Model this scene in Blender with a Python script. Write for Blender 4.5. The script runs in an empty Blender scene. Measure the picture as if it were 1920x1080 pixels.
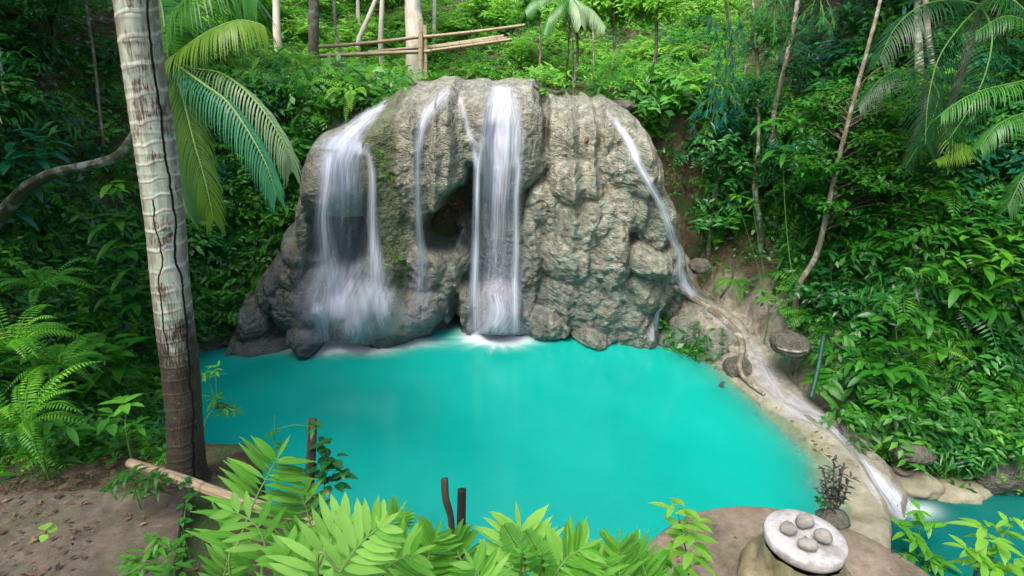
SUN_E, EXPO = 2.0, 1.3
import bpy, math, random
import numpy as np
from mathutils import Vector, Matrix
from mathutils.bvhtree import BVHTree
random.seed(7); rng = np.random.default_rng(11)
SC = bpy.context.scene
COL = SC.collection
# ---------------------------------------------------------------- camera maths
H = 6.0; PITCH = math.radians(20); F = 1066.0
CP, SP = math.cos(PITCH), math.sin(PITCH)
def ray(px, py):
    a = (px-960)/F; b = (540-py)/F
    return Vector((a, CP + b*SP, -SP + b*CP))
CAM = Vector((0, 0, H))
def P(px, py, t): return CAM + ray(px, py)*t
def Pz(px, py, z):
    d = ray(px, py); return CAM + d*((z-H)/d.z)
def Py(px, py, y):
    d = ray(px, py); return CAM + d*(y/d.y)
# ---------------------------------------------------------------- noise (numpy)
def _h(i, j, k, s=0):
    n = (i*374761393 + j*668265263 + k*1274126177 + s*974634777) & 0xffffffff
    n = ((n ^ (n >> 13))*1274126177) & 0xffffffff
    n = n ^ (n >> 16)
    return (n & 0xffffff)/float(0xffffff)
def vnoise(x, y, z, s=0):
    x, y, z = np.broadcast_arrays(np.asarray(x, float), np.asarray(y, float), np.asarray(z, float))
    xi, yi, zi = (np.floor(v).astype(np.int64) for v in (x, y, z))
    f = [v-np.floor(v) for v in (x, y, z)]
    f = [v*v*(3-2*v) for v in f]
    r = 0
    for a in (0, 1):
        for b in (0, 1):
            for c in (0, 1):
                w = (f[0] if a else 1-f[0])*(f[1] if b else 1-f[1])*(f[2] if c else 1-f[2])
                r = r + w*_h(xi+a, yi+b, zi+c, s)
    return r*2-1
def fbm(x, y, z, o=4, s=0):
    r = 0; a = 1.0; t = 0
    for k in range(o):
        r = r + a*vnoise(x*2**k+k*7.1, y*2**k-k*3.3, z*2**k+k*1.7, s+k); t += a; a *= .5
    return r/t
def worley(x, y, z, s=0):
    x, y, z = np.broadcast_arrays(np.asarray(x, float), np.asarray(y, float), np.asarray(z, float))
    xi, yi, zi = (np.floor(v).astype(np.int64) for v in (x, y, z))
    d1 = np.full(x.shape, 9.); d2 = np.full(x.shape, 9.)
    for a in (-1, 0, 1):
        for b in (-1, 0, 1):
            for c in (-1, 0, 1):
                cx, cy, cz = xi+a, yi+b, zi+c
                d = np.sqrt((cx+_h(cx, cy, cz, s+1)-x)**2+(cy+_h(cx, cy, cz, s+2)-y)**2+(cz+_h(cx, cy, cz, s+3)-z)**2)
                d2 = np.minimum(d2, np.maximum(d, d1)); d1 = np.minimum(d1, d)
    return d1, d2
def sstep(a, b, x):
    t = np.clip((x-a)/(b-a), 0, 1); return t*t*(3-2*t)
def smax(a, b, k=.25):
    h = np.clip(.5+.5*(a-b)/k, 0, 1)
    return b*(1-h)+a*h+k*h*(1-h)
def sdpoly(pts, X, Y):
    d = np.full(X.shape, 1e9); ins = np.zeros(X.shape, bool)
    n = len(pts)
    for i in range(n):
        ax, ay = pts[i]; bx, by = pts[(i+1) % n]
        ex, ey = bx-ax, by-ay
        wx, wy = X-ax, Y-ay
        t = np.clip((wx*ex+wy*ey)/(ex*ex+ey*ey), 0, 1)
        d = np.minimum(d, (wx-ex*t)**2+(wy-ey*t)**2)
        c = ((ay > Y) != (by > Y)) & (X < (bx-ax)*(Y-ay)/(by-ay+1e-12)+ax)
        ins ^= c
    d = np.sqrt(d)
    return np.where(ins, d, -d)      # positive inside
def polyline(pts, X, Y):
    """distance to a 3-D polyline in plan, and the height of the nearest point"""
    d = np.full(X.shape, 1e9); z = np.zeros(X.shape)
    for (ax, ay, az), (bx, by, bz) in zip(pts[:-1], pts[1:]):
        ex, ey = bx-ax, by-ay
        t = np.clip(((X-ax)*ex+(Y-ay)*ey)/(ex*ex+ey*ey), 0, 1)
        dd = np.hypot(X-ax-ex*t, Y-ay-ey*t)
        z = np.where(dd < d, az+(bz-az)*t, z); d = np.minimum(d, dd)
    return d, z
# ---------------------------------------------------------------- object helpers
def tag(o, label=None, cat=None, group=None, kind=None):
    if label: o['label'] = label
    if cat: o['category'] = cat
    if group: o['group'] = group
    if kind: o['kind'] = kind
    return o
def empty(name, loc=(0, 0, 0), rz=0):
    o = bpy.data.objects.new(name, None); COL.objects.link(o)
    o.location = loc; o.rotation_euler = (0, 0, rz); o.empty_display_size = .2
    return o
def mesh_obj(name, V, Fq, mat, parent=None, smooth=True, attrs=None, uv=None, loc=None):
    V = np.asarray(V, np.float32).reshape(-1, 3)
    me = bpy.data.meshes.new(name)
    if isinstance(Fq, np.ndarray):
        n, k = Fq.shape
        me.vertices.add(len(V)); me.vertices.foreach_set('co', V.ravel())
        me.loops.add(n*k); me.loops.foreach_set('vertex_index', Fq.astype(np.int32).ravel())
        me.polygons.add(n)
        me.polygons.foreach_set('loop_start', np.arange(0, n*k, k, dtype=np.int32))
        me.update(calc_edges=True)
    else:
        me.from_pydata([tuple(map(float, v)) for v in V], [], Fq); me.update()
    me.polygons.foreach_set('use_smooth', np.full(len(me.polygons), smooth))
    if attrs:
        for k_, a in attrs.items():
            at = me.attributes.new(k_, 'FLOAT', 'POINT'); at.data.foreach_set('value', np.asarray(a, np.float32).ravel())
    if uv is not None:
        l = me.uv_layers.new(name='UVMap'); idx = np.empty(len(me.loops), np.int32)
        me.loops.foreach_get('vertex_index', idx)
        l.data.foreach_set('uv', np.asarray(uv, np.float32)[idx].ravel())
    me.materials.append(mat)
    o = bpy.data.objects.new(name, me); COL.objects.link(o)
    if parent is not None: o.parent = parent
    if loc is not None: o.location = loc
    return o
def grid_faces(n, m, off=0):
    """n rows, m columns"""
    i = np.arange(n-1)[:, None]*m + np.arange(m-1)[None, :]
    return np.stack([i, i+1, i+m+1, i+m], -1).reshape(-1, 4)+off
class Geo:
    """collects quads (with a tint and a uv per vertex) for ONE mesh"""
    def __init__(s): s.v = []; s.f = []; s.t = []; s.u = []; s.n = 0
    def add(s, V, Fq, tint=0., uv=None):
        V = np.asarray(V, float); s.v.append(V); s.f.append(np.asarray(Fq)+s.n)
        s.t.append(np.broadcast_to(np.asarray(tint, float), (len(V),)).copy())
        s.u.append(np.zeros((len(V), 2)) if uv is None else uv); s.n += len(V)
    def merge(s, g, M=None, tint=0.):
        V, Fq, T, U = g.arr()
        if M is not None:
            M = np.array(M); V = V@M[:3, :3].T+M[:3, 3]
        s.v.append(V); s.f.append(Fq+s.n); s.t.append(T+tint); s.u.append(U); s.n += len(V)
    def arr(s):
        if len(s.v) > 1:
            s.v = [np.concatenate(s.v)]; s.f = [np.concatenate(s.f)]; s.t = [np.concatenate(s.t)]; s.u = [np.concatenate(s.u)]
        return s.v[0], s.f[0], s.t[0], s.u[0]
    def build(s, name, mat, parent=None, smooth=True, loc=None):
        V, Fq, T, U = s.arr()
        return mesh_obj(name, V, Fq, mat, parent, smooth, {'tint': T}, U, loc)
def tube(g, pts, rad, n=8, tint=0., cap=True, wob=0., seed=0):
    """tapered tube along pts; uv = (around, metres along)"""
    pts = [Vector(p) for p in pts]; m = len(pts)
    if not hasattr(rad, '__len__'): rad = [rad]*m
    fr = None; V = []; U = []; L = 0
    for i, p in enumerate(pts):
        d = (pts[min(i+1, m-1)]-pts[max(i-1, 0)]).normalized()
        if fr is None:
            a = Vector((0, 0, 1)) if abs(d.z) < .9 else Vector((1, 0, 0))
            fr = d.cross(a).normalized()
        fr = (fr-d*fr.dot(d)).normalized(); b = d.cross(fr)
        if i: L += (p-pts[i-1]).length
        for k in range(n+1):
            an = 2*math.pi*k/n
            r = rad[i]*(1+wob*float(vnoise(math.cos(an)*1.3+seed, math.sin(an)*1.3, L*2.5)))
            V.append(p+(fr*math.cos(an)+b*math.sin(an))*r); U.append((k/n, L))
    Fq = grid_faces(m, n+1)
    V = [tuple(v) for v in V]
    if cap:
        for e in (0, m-1):
            c = len(V); V.append(tuple(pts[e])); U.append((.5, U[e*(n+1)][1]))
            q = [[e*(n+1)+k, e*(n+1)+k+1, c, c] for k in range(n)]
            q = [[a, b, c, c] for a, b, c, _ in q]
            # small quads with a doubled centre vertex
            V.append(tuple(pts[e])); U.append((.5, 0))
            Fq = np.concatenate([Fq, np.array([[a, b, c, c+1] if e else [b, a, c, c+1] for a, b, _, _ in q])])
    g.add(V, Fq, tint, np.array(U))
def catmull(pts, n=8):
    pts = [tuple(p) for p in pts]; k = len(pts[0])
    Q = [pts[0]]+pts+[pts[-1]]; out = []
    for i in range(1, len(Q)-2):
        p0, p1, p2, p3 = (np.array(Q[j], float) for j in (i-1, i, i+1, i+2))
        for t in np.linspace(0, 1, n, endpoint=False):
            out.append(.5*((2*p1)+(-p0+p2)*t+(2*p0-5*p1+4*p2-p3)*t*t+(-p0+3*p1-3*p2+p3)*t**3))
    out.append(np.array(pts[-1], float))
    return np.array(out)
# ---------------------------------------------------------------- material helpers
class NT:
    def __init__(s, name):
        s.m = bpy.data.materials.new(name); s.m.use_nodes = True; s.t = s.m.node_tree
        s.t.nodes.clear(); s.out = s.t.nodes.new('ShaderNodeOutputMaterial')
    def n(s, typ, **kw):
        nd = s.t.nodes.new(typ)
        for k, v in kw.items():
            if k in ('op',): nd.operation = v
            elif k == 'dt': nd.data_type = v
            elif hasattr(nd, k) and k not in ('Scale',): setattr(nd, k, v)
        return nd
    def l(s, a, b): s.t.links.new(a, b)
    def setin(s, nd, i, v):
        if v is None: return
        if isinstance(v, bpy.types.NodeSocket): s.l(v, nd.inputs[i])
        else: nd.inputs[i].default_value = v
    def math(s, op, a, b=None, c=None, clamp=False):
        nd = s.t.nodes.new('ShaderNodeMath'); nd.operation = op; nd.use_clamp = clamp
        s.setin(nd, 0, a); s.setin(nd, 1, b); s.setin(nd, 2, c); return nd.outputs[0]
    def attr(s, name):
        nd = s.t.nodes.new('ShaderNodeAttribute'); nd.attribute_name = name; return nd.outputs['Fac']
    def co(s, which='Object', scale=(1, 1, 1)):
        nd = s.t.nodes.new('ShaderNodeTexCoord'); mp = s.t.nodes.new('ShaderNodeMapping')
        mp.inputs['Scale'].default_value = scale; s.l(nd.outputs[which], mp.inputs[0]); return mp.outputs[0]
    def wco(s, scale=(1, 1, 1)):
        nd = s.t.nodes.new('ShaderNodeNewGeometry'); mp = s.t.nodes.new('ShaderNodeMapping')
        mp.inputs['Scale'].default_value = scale; s.l(nd.outputs['Position'], mp.inputs[0]); return mp.outputs[0]
    def noise(s, co, scale=5, detail=4, rough=.55, dist=0):
        nd = s.t.nodes.new('ShaderNodeTexNoise'); s.l(co, nd.inputs['Vector'])
        nd.inputs['Scale'].default_value = scale; nd.inputs['Detail'].default_value = detail
        nd.inputs['Roughness'].default_value = rough; nd.inputs['Distortion'].default_value = dist
        return nd.outputs['Fac']
    def voro(s, co, scale=5, feat='F1', out='Distance'):
        nd = s.t.nodes.new('ShaderNodeTexVoronoi'); nd.feature = feat; s.l(co, nd.inputs['Vector'])
        nd.inputs['Scale'].default_value = scale; return nd.outputs[out]
    def ramp(s, fac, stops, interp='LINEAR'):
        nd = s.t.nodes.new('ShaderNodeValToRGB'); s.setin(nd, 0, fac); cr = nd.color_ramp; cr.interpolation = interp
        while len(cr.elements) < len(stops): cr.elements.new(.5)
        for e, (p, c) in zip(cr.elements, stops):
            e.position = p; e.color = (*c, 1) if hasattr(c, '__len__') else (c, c, c, 1)
        return nd.outputs[0]
    def mix(s, f, a, b, mode='MIX'):
        nd = s.t.nodes.new('ShaderNodeMix'); nd.data_type = 'RGBA'; nd.blend_type = mode
        s.setin(nd, 0, f)
        for i, v in ((6, a), (7, b)):
            if isinstance(v, bpy.types.NodeSocket): s.l(v, nd.inputs[i])
            else: nd.inputs[i].default_value = (*v, 1)
        return nd.outputs[2]
    def bump(s, h, strength=.5, dist=.02, normal=None):
        nd = s.t.nodes.new('ShaderNodeBump'); s.l(h, nd.inputs['Height'])
        nd.inputs['Strength'].default_value = strength; nd.inputs['Distance'].default_value = dist
        if normal is not None: s.l(normal, nd.inputs['Normal'])
        return nd.outputs[0]
    def princ(s, col, rough=.6, spec=.5, normal=None, **kw):
        nd = s.t.nodes.new('ShaderNodeBsdfPrincipled')
        if isinstance(col, bpy.types.NodeSocket): s.l(col, nd.inputs['Base Color'])
        else: nd.inputs['Base Color'].default_value = (*col, 1)
        s.setin(nd, 'Roughness', rough); s.setin(nd, 'Specular IOR Level', spec)
        if normal is not None: s.l(normal, nd.inputs['Normal'])
        for k, v in kw.items(): s.setin(nd, k, v)
        return nd.outputs[0]
    def mixsh(s, f, a, b):
        nd = s.t.nodes.new('ShaderNodeMixShader'); s.setin(nd, 0, f); s.l(a, nd.inputs[1]); s.l(b, nd.inputs[2]); return nd.outputs[0]
    def done(s, sh): s.l(sh, s.out.inputs[0]); return s.m

def leaf_mat(name, lo, mid, hi, rough=.42, trans=.45, vein=False, spec=.4):
    t = NT(name)
    tint = t.attr('tint')
    oi = t.t.nodes.new('ShaderNodeObjectInfo').outputs['Random']
    nz = t.noise(t.wco(), 1.1, 2)
    f = t.math('ADD', tint, t.math('MULTIPLY', t.math('SUBTRACT', oi, .5), .22))
    f = t.math('ADD', f, t.math('MULTIPLY', t.math('SUBTRACT', nz, .5), .5))
    c = t.ramp(f, [(0., lo), (.45, mid), (1., hi)])
    nm = None
    if vein:
        uvc = t.t.nodes.new('ShaderNodeUVMap').outputs[0]
        sx = t.t.nodes.new('ShaderNodeSeparateXYZ'); t.l(uvc, sx.inputs[0])
        u, v = sx.outputs[0], sx.outputs[1]
        au = t.math('ABSOLUTE', t.math('SUBTRACT', u, .5))
        w = t.math('SINE', t.math('MULTIPLY', t.math('SUBTRACT', v, t.math('MULTIPLY', au, 1.1)), 130))
        rib = t.math('LESS_THAN', au, .03)
        ht = t.math('SUBTRACT', t.math('MULTIPLY', w, .35), t.math('MULTIPLY', rib, 1.5))
        nm = t.bump(ht, .5, .004)
        c = t.mix(t.math('MULTIPLY', rib, .5), c, hi)
        c = t.mix(t.math('MULTIPLY', t.math('ADD', w, 1), .07), c, hi)
    # insect-bitten / yellowed blotches
    sp = t.ramp(t.noise(t.wco(), 23, 2), [(.68, 0), (.76, 1)])
    c = t.mix(t.math('MULTIPLY', sp, .35), c, (.22, .24, .04))
    a = t.princ(c, rough, spec, nm)
    tr = t.t.nodes.new('ShaderNodeBsdfTranslucent')
    t.l(t.mix(.5, c, tuple(min(1, x*1.3) for x in hi)), tr.inputs[0])
    if nm is not None: t.l(nm, tr.inputs['Normal'])
    return t.done(t.mixsh(trans, a, tr.outputs[0]))
# ================================================================ MATERIALS
def rock_material(name, kind):
    t = NT(name); co = t.wco()
    n1 = t.noise(co, .9, 5, .6, .3); n2 = t.noise(co, 4.5, 6, .65); n3 = t.noise(co, 22, 5, .7)
    st = t.noise(t.wco((3.2, 3.2, .35)), 1.6, 4, .6, .5)
    if kind == 'wall':
        dry = t.ramp(n2, [(.25, (.10, .10, .075)), (.5, (.25, .245, .19)), (.75, (.45, .44, .36))])
        wet = t.ramp(n2, [(.25, (.035, .04, .042)), (.55, (.095, .105, .11)), (.8, (.20, .205, .20))])
        c = t.mix(t.attr('wet'), dry, wet)
        dk = t.math('MULTIPLY', t.ramp(t.noise(t.wco((5, 5, .5)), 1.3, 5, .65, .6), [(.50, 0), (.68, 1)]), .6)
        c = t.mix(dk, c, (.075, .078, .068))
        # rust and ochre stains
        c = t.mix(t.math('MULTIPLY', t.ramp(t.noise(co, 2.1, 4), [(.55, 0), (.7, 1)]), .35), c, (.30, .22, .12))
        # teal algae in vertical streaks
        al = t.math('MULTIPLY', t.ramp(st, [(.5, 0), (.66, 1)]), t.attr('algae'))
        c = t.mix(t.math('MULTIPLY', al, .4), c, (.11, .24, .17))
        ms = t.math('ADD', t.attr('moss'), t.math('MULTIPLY', t.math('SUBTRACT', n1, .5), .9))
        ms = t.math('ADD', ms, t.math('MULTIPLY', t.math('SUBTRACT', n3, .5), .5))
        moss = t.ramp(n3, [(.3, (.03, .045, .010)), (.6, (.085, .11, .025)), (.8, (.17, .18, .055))])
        c = t.mix(t.ramp(ms, [(.38, 0), (.75, .75)]), c, moss)
    else:
        c = t.ramp(n2, [(.25, (.04, .038, .028)), (.5, (.10, .095, .075)), (.8, (.20, .19, .15))])
        c = t.mix(t.ramp(n1, [(.5, 0), (.68, .55)]), c, (.07, .10, .03))
    pit = t.voro(co, 26); pit2 = t.voro(co, 9, 'SMOOTH_F1')
    h = t.math('ADD', t.math('MULTIPLY', n3, .9), t.math('MULTIPLY', pit, .55))
    h = t.math('ADD', h, t.math('MULTIPLY', pit2, 1.2))
    # small ripples (rimstone) that run across the flow
    w = t.noise(t.wco((3, 3, 11)), 2.4, 3, .6, .8)
    h = t.math('ADD', h, t.math('MULTIPLY', w, 1.3))
    nm = t.bump(h, .9, .06)
    r = t.ramp(n2, [(.3, .35), (.7, .62)])
    return t.done(t.princ(c, r, .45, nm))
M = {}
M['wall'] = rock_material('travertine', 'wall')
M['rock'] = rock_material('damp_rock', 'rock')
def ground_material():
    t = NT('forest_floor'); co = t.wco()
    n1 = t.noise(co, 1.3, 4); n2 = t.noise(co, 7, 5, .65); n3 = t.noise(co, 40, 4, .7)
    soil = t.ramp(n2, [(.25, (.022, .015, .009)), (.5, (.062, .043, .027)), (.78, (.15, .115, .075))])
    # litter: flat cells of brown, each its own shade
    vc = t.t.nodes.new('ShaderNodeTexVoronoi'); t.l(co, vc.inputs[0]); vc.inputs['Scale'].default_value = 16
    sx = t.t.nodes.new('ShaderNodeSeparateColor'); t.l(vc.outputs['Color'], sx.inputs[0])
    lit = t.ramp(sx.outputs[0], [(0, (.03, .018, .012)), (.5, (.10, .06, .03)), (.85, (.20, .14, .08)), (1, (.30, .24, .15))])
    c = t.mix(t.ramp(n1, [(.42, 0), (.6, .7)]), soil, lit)
    green = t.ramp(n3, [(.3, (.012, .035, .008)), (.7, (.05, .12, .02))])
    c = t.mix(t.ramp(t.noise(co, 2.2, 4), [(.45, 0), (.62, .8)]), c, green)
    rk = t.ramp(n2, [(.25, (.12, .11, .085)), (.5, (.25, .23, .18)), (.8, (.42, .39, .31))])
    rs = t.math('ADD', t.attr('rocky'), t.math('MULTIPLY', t.math('SUBTRACT', n1, .5), .5))
    c = t.mix(t.ramp(rs, [(.4, 0), (.6, 1)]), c, rk)
    h = t.math('ADD', t.math('MULTIPLY', n3, .8), t.math('MULTIPLY', n2, 1.5))
    return t.done(t.princ(c, .75, .3, t.bump(h, .9, .05)))
M['ground'] = ground_material()
def water_material(name, deep, deep2, edge):
    t = NT(name); co = t.wco()
    n = t.noise(co, .35, 3); fine = t.noise(t.wco((1, 1, 1)), 55, 2, .7)
    c = t.ramp(n, [(.3, deep), (.7, deep2)])
    c = t.mix(t.math('MULTIPLY', t.ramp(fine, [(.45, 0), (.75, 1)]), .16), c, edge)  # paler specks put the fine sparkle of the water into its colour
    c = t.mix(t.attr('foam'), c, (.86, .90, .95))
    rip = t.noise(t.wco((1, 1.6, 1)), 7, 3, .6)
    nm = t.bump(rip, .12, .03)
    rg = t.math('ADD', .14, t.math('MULTIPLY', t.attr('foam'), .5))
    a = t.princ(c, rg, .25, nm)
    tr = t.t.nodes.new('ShaderNodeBsdfTransparent'); tr.inputs[0].default_value = (.80, .93, .88, 1)
    return t.done(t.mixsh(t.attr('opaque'), tr.outputs[0], a))
M['pool'] = water_material('pool_water', (.0, .275, .228), (.002, .34, .275), (.10, .46, .42))
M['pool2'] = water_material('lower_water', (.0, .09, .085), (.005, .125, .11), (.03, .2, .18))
def silk_material():
    t = NT('falling_water')
    uvc = t.t.nodes.new('ShaderNodeUVMap').outputs[0]
    mp = t.t.nodes.new('ShaderNodeMapping'); mp.inputs['Scale'].default_value = (1, .05, 1); t.l(uvc, mp.inputs[0])
    s1 = t.noise(mp.outputs[0], 7, 4, .6); 
    mp2 = t.t.nodes.new('ShaderNodeMapping'); mp2.inputs['Scale'].default_value = (1, .02, 1); t.l(uvc, mp2.inputs[0])
    s2 = t.noise(mp2.outputs[0], 26, 3, .6)
    st = t.math('ADD', t.math('MULTIPLY', s1, 1.1), t.math('MULTIPLY', s2, .9))   # about 1
    st = t.ramp(st, [(.62, 0.04), (1.0, .42), (1.0, .42)]) if False else t.math('ADD', .32, t.math('MULTIPLY', t.math('SUBTRACT', st, .7), 1.3), clamp=True)
    a = t.math('MULTIPLY', t.math('MULTIPLY', st, .85), t.attr('dens'), clamp=True)
    a = t.math('MAXIMUM', a, t.math('MULTIPLY', t.math('SUBTRACT', t.attr('dens'), 1.05), .8), clamp=True)
    d = t.t.nodes.new('ShaderNodeBsdfDiffuse'); d.inputs[0].default_value = (.80, .83, .97, 1)
    tl = t.t.nodes.new('ShaderNodeBsdfTranslucent'); tl.inputs[0].default_value = (.80, .84, 1, 1)
    tr = t.t.nodes.new('ShaderNodeBsdfTransparent')
    return t.done(t.mixsh(a, tr.outputs[0], t.mixsh(.4, d.outputs[0], tl.outputs[0])))
M['silk'] = silk_material()
def concrete_material(name, lo, mid, hi, moss=.3):
    t = NT(name); co = t.wco()
    n1 = t.noise(co, 1.6, 4); n2 = t.noise(co, 9, 6, .7); n3 = t.noise(co, 60, 3, .7)
    c = t.ramp(t.math('ADD', t.math('MULTIPLY', n1, .5), t.math('MULTIPLY', n2, .5)), [(.32, lo), (.5, mid), (.68, hi)])
    c = t.mix(t.math('MULTIPLY', t.ramp(n3, [(.6, 0), (.72, 1)]), .4), c, lo)
    c = t.mix(t.math('MULTIPLY', t.ramp(t.noise(co, 3.3, 5), [(.52, 0), (.66, 1)]), moss), c, (.07, .10, .03))
    return t.done(t.princ(c, .72, .3, t.bump(t.math('ADD', n2, t.math('MULTIPLY', n3, .4)), .6, .02)))
M['slab'] = concrete_material('path_concrete', (.025, .021, .016), (.09, .07, .053), (.19, .15, .115), .3)
M['deck'] = concrete_material('platform_concrete', (.08, .062, .045), (.185, .145, .105), (.30, .24, .18), .3)
M['tablestone'] = concrete_material('table_stone', (.17, .155, .145), (.42, .40, .40), (.62, .60, .61), .4)
M['pebble'] = concrete_material('pebble_stone', (.12, .11, .10), (.24, .225, .205), (.38, .36, .33), .15)
M['pedestal'] = concrete_material('pedestal_stone', (.08, .07, .03), (.20, .17, .10), (.32, .28, .18), .5)
M['rim'] = concrete_material('rim_travertine', (.13, .12, .08), (.215, .20, .14), (.32, .305, .23), .3)
# ================================================================ TERRAIN
POOL = [(-7.4, 12.5), (-5.2, 13.2), (-1.5, 14.2), (2, 13.4), (3.8, 12.6), (4.6, 11.3), (4.95, 9.5), (5.1, 8.2), (4.9, 6.9),
        (4.6, 5.4), (2, 4.9), (0, 4.9), (-2.6, 5.2), (-4.3, 6.2), (-6.2, 8.5), (-7.7, 10.6)]
LH = [(-2.4, 5.0), (-4.2, 6.2), (-6.15, 8.5), (-7.65, 10.6), (-7.35, 12.2), (-6.2, 12.75), (-5.3, 13.2), (-4.6, 14.0), (-4.4, 15.5), (-5.5, 18), (-9, 30),
      (-90, 40), (-90, -30), (-4.2, -30), (-4.0, 0), (-3.9, 3.4)]
RH = [(4.7, 13.7), (5.55, 12.1), (5.95, 10.8), (6.4, 9.35), (7.1, 8.75), (9.2, 8.45), (12, 8), (14, 4), (14, -30), (90, -30), (90, 90), (9, 60), (5.2, 18), (4.5, 15)]
CHAN = [(3.9, 13.9, 2.2), (4.35, 13.2, 1.15), (4.9, 12.5, .85), (5.3, 11.9, .55), (5.45, 11.2, .35), (5.5, 10.4, .2), (5.75, 9.2, .05), (6.05, 8.3, -.08)]
def terrain(X, Y, rough=True):
    h = np.where(X > 5.6, -1.35, -.95)+0*Y
    dL = sdpoly(LH, X, Y)
    dp = np.maximum(dL, 0)
    steepL = sstep(8.6, 11.2, Y)
    gl = .95*np.minimum(dp, 2.6)+1.9*np.maximum(dp-2.6, 0)
    gs = 2.5*np.minimum(dp, 2.2)+1.6*np.maximum(dp-2.2, 0)
    hl = gl*(1-steepL)+gs*steepL
    # bank by the path: an earth ledge at path level, then the hill
    near = 1-sstep(3.9, 5.6, Y)
    dx = np.maximum(-3.95-X, 0)
    ledge = 3.14+np.where(Y < 6, 1, 1)*(.25*np.minimum(dx, 1.2)+1.15*np.maximum(dx-1.2, 0))
    hl = hl*(1-near)+np.minimum(ledge, dp*2.6+1.6*sstep(0, .7, dp))*near
    cap = 7.5+.28*np.maximum(hl-7.5, 0)
    hl = np.where(hl > 7.5, cap, hl)
    hl = np.where(dL > 0, hl, -1.0-np.minimum(.3, -dL))
    h = smax(h, hl, .12)
    dR = sdpoly(RH, X, Y); dq = np.maximum(dR, 0)
    hr = 1.5*np.minimum(dq, 1.1)+2.0*np.maximum(np.minimum(dq, 5.2)-1.1, 0)+.75*np.maximum(dq-5.2, 0)+sstep(5.5, 12.5, Y)*.8*sstep(0, .5, dq)*sstep(9, 6, X)
    hr = np.where(hr > 11, 11+.25*(hr-11), hr)
    hr = np.where(dR > 0, hr-.9*sstep(6.2, 7.6, X)*sstep(0, .3, dq)*(1-sstep(.8, 2, dq)), -1.4)
    h = smax(h, hr, .2)
    back = -1.5+7.15*sstep(14.15, 14.75, Y+.0*X)
    back = back+.03*np.maximum(Y-16, 0)+.5*np.maximum(Y-27, 0)-.35*np.maximum(Y-45, 0)
    back = back+.35*np.maximum(np.abs(X-.5)-5, 0)*sstep(15, 18, Y)*.6
    h = smax(h, np.where((np.abs(X) < 60), back, back), .2)
    # the ledge under the photographer
    lz = 3.1-1.0*sstep(-1.5, -.5, X)-1.35*sstep(.9, 1.7, X)-2.3*sstep(4.4, 5.8, X)
    ye = 3.3+.8*sstep(-1.7, -2.3, X)-.1*sstep(-.4, .3, X)+1.7*sstep(1.2, 2.0, X)
    hn = lz*(1-sstep(0, 1.25, Y-ye))-1.0*sstep(0, 1.25, Y-ye)
    hn = np.where(X > -4.2, hn, -2)
    h = smax(h, hn, .12)
    dc, zc = polyline(CHAN, X, Y)
    hc = zc-.05-1.0*np.maximum(dc-.33, 0)-2*np.maximum(dc-.8, 0)
    h = np.where(hc > h, hc, h)
    h = np.where((dc < .42) & (Y < 13.2), np.minimum(h, zc-.04+.5*np.maximum(dc-.2, 0)), h)
    if rough:
        slope = sstep(-.4, .8, h)
        flat = 1-.85*near*sstep(-4.6, -3.9, X)*sstep(2.5, 3.1, h)
        h = h+slope*flat*(.32*fbm(X*.8, Y*.8, 0*X, 4, 3)+.10*fbm(X*3.5, Y*3.5, 0*X, 3, 9)+.35*fbm(X*.25, Y*.25, 0*X, 2, 21))*np.where(dc < .45, .12, 1)
    return h
def axis(a, b, lo, hi, fine, coarse_n):
    mid = np.arange(a, b, fine)
    left = a-(a-lo)*np.linspace(1, 0, coarse_n, endpoint=False)**1.8
    right = b+(hi-b)*np.linspace(0, 1, coarse_n+1)**1.8
    return np.concatenate([left, mid, right])
gx = axis(-13, 13, -90, 90, .09, 46); gy = axis(0, 22, -28, 110, .09, 60)
X, Y = np.meshgrid(gx, gy)
Z = terrain(X, Y)
# steep faces get sideways relief too
gz = np.gradient(Z, axis=0)/np.gradient(Y, axis=0); gxx = np.gradient(Z, axis=1)/np.gradient(X, axis=1)
sl = np.clip(np.hypot(gz, gxx)/2.5, 0, 1)
w1 = fbm(X*1.5, Y*1.5, Z*1.5, 4, 31)*.35*sl; w2 = fbm(X*1.5+40, Y*1.5, Z*1.5, 4, 37)*.35*sl
V = np.stack([X+w1, Y+w2, Z], -1).reshape(-1, 3)
dR_ = sdpoly(RH, X, Y); dc_, _ = polyline(CHAN, X, Y); dL_ = sdpoly(LH, X, Y)
rocky = np.maximum(sstep(1.1, .2, np.abs(dR_))*sstep(5, 7, Y)*sstep(14.5, 13.5, Y), sstep(1.0, .5, dc_))*.6*sstep(3, 2, Z)
rocky = np.maximum(rocky, sstep(1.2, 0, np.abs(dL_))*sstep(10.5, 12, Y)*.6)
rocky = np.maximum(rocky, np.where(Z < .1, .7, 0))
rocky = np.maximum(rocky, .36*sl)
g_faces = grid_faces(len(gy), len(gx))
ground = mesh_obj('ground', V, g_faces, M['ground'], attrs={'rocky': rocky})
tag(ground, 'brown earth banks and forest floor round the turquoise pool', kind='structure')
BG = BVHTree.FromPolygons(V.tolist(), g_faces.tolist())
def on_ground(x, y):
    h = BG.ray_cast(Vector((x, y, 60)), Vector((0, 0, -1)))
    return h[0] if h[0] is not None else Vector((x, y, 0))
def hit(px, py, bv=None):
    h = (bv or BG).ray_cast(CAM, ray(px, py).normalized())
    return h[0], h[1]
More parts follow.
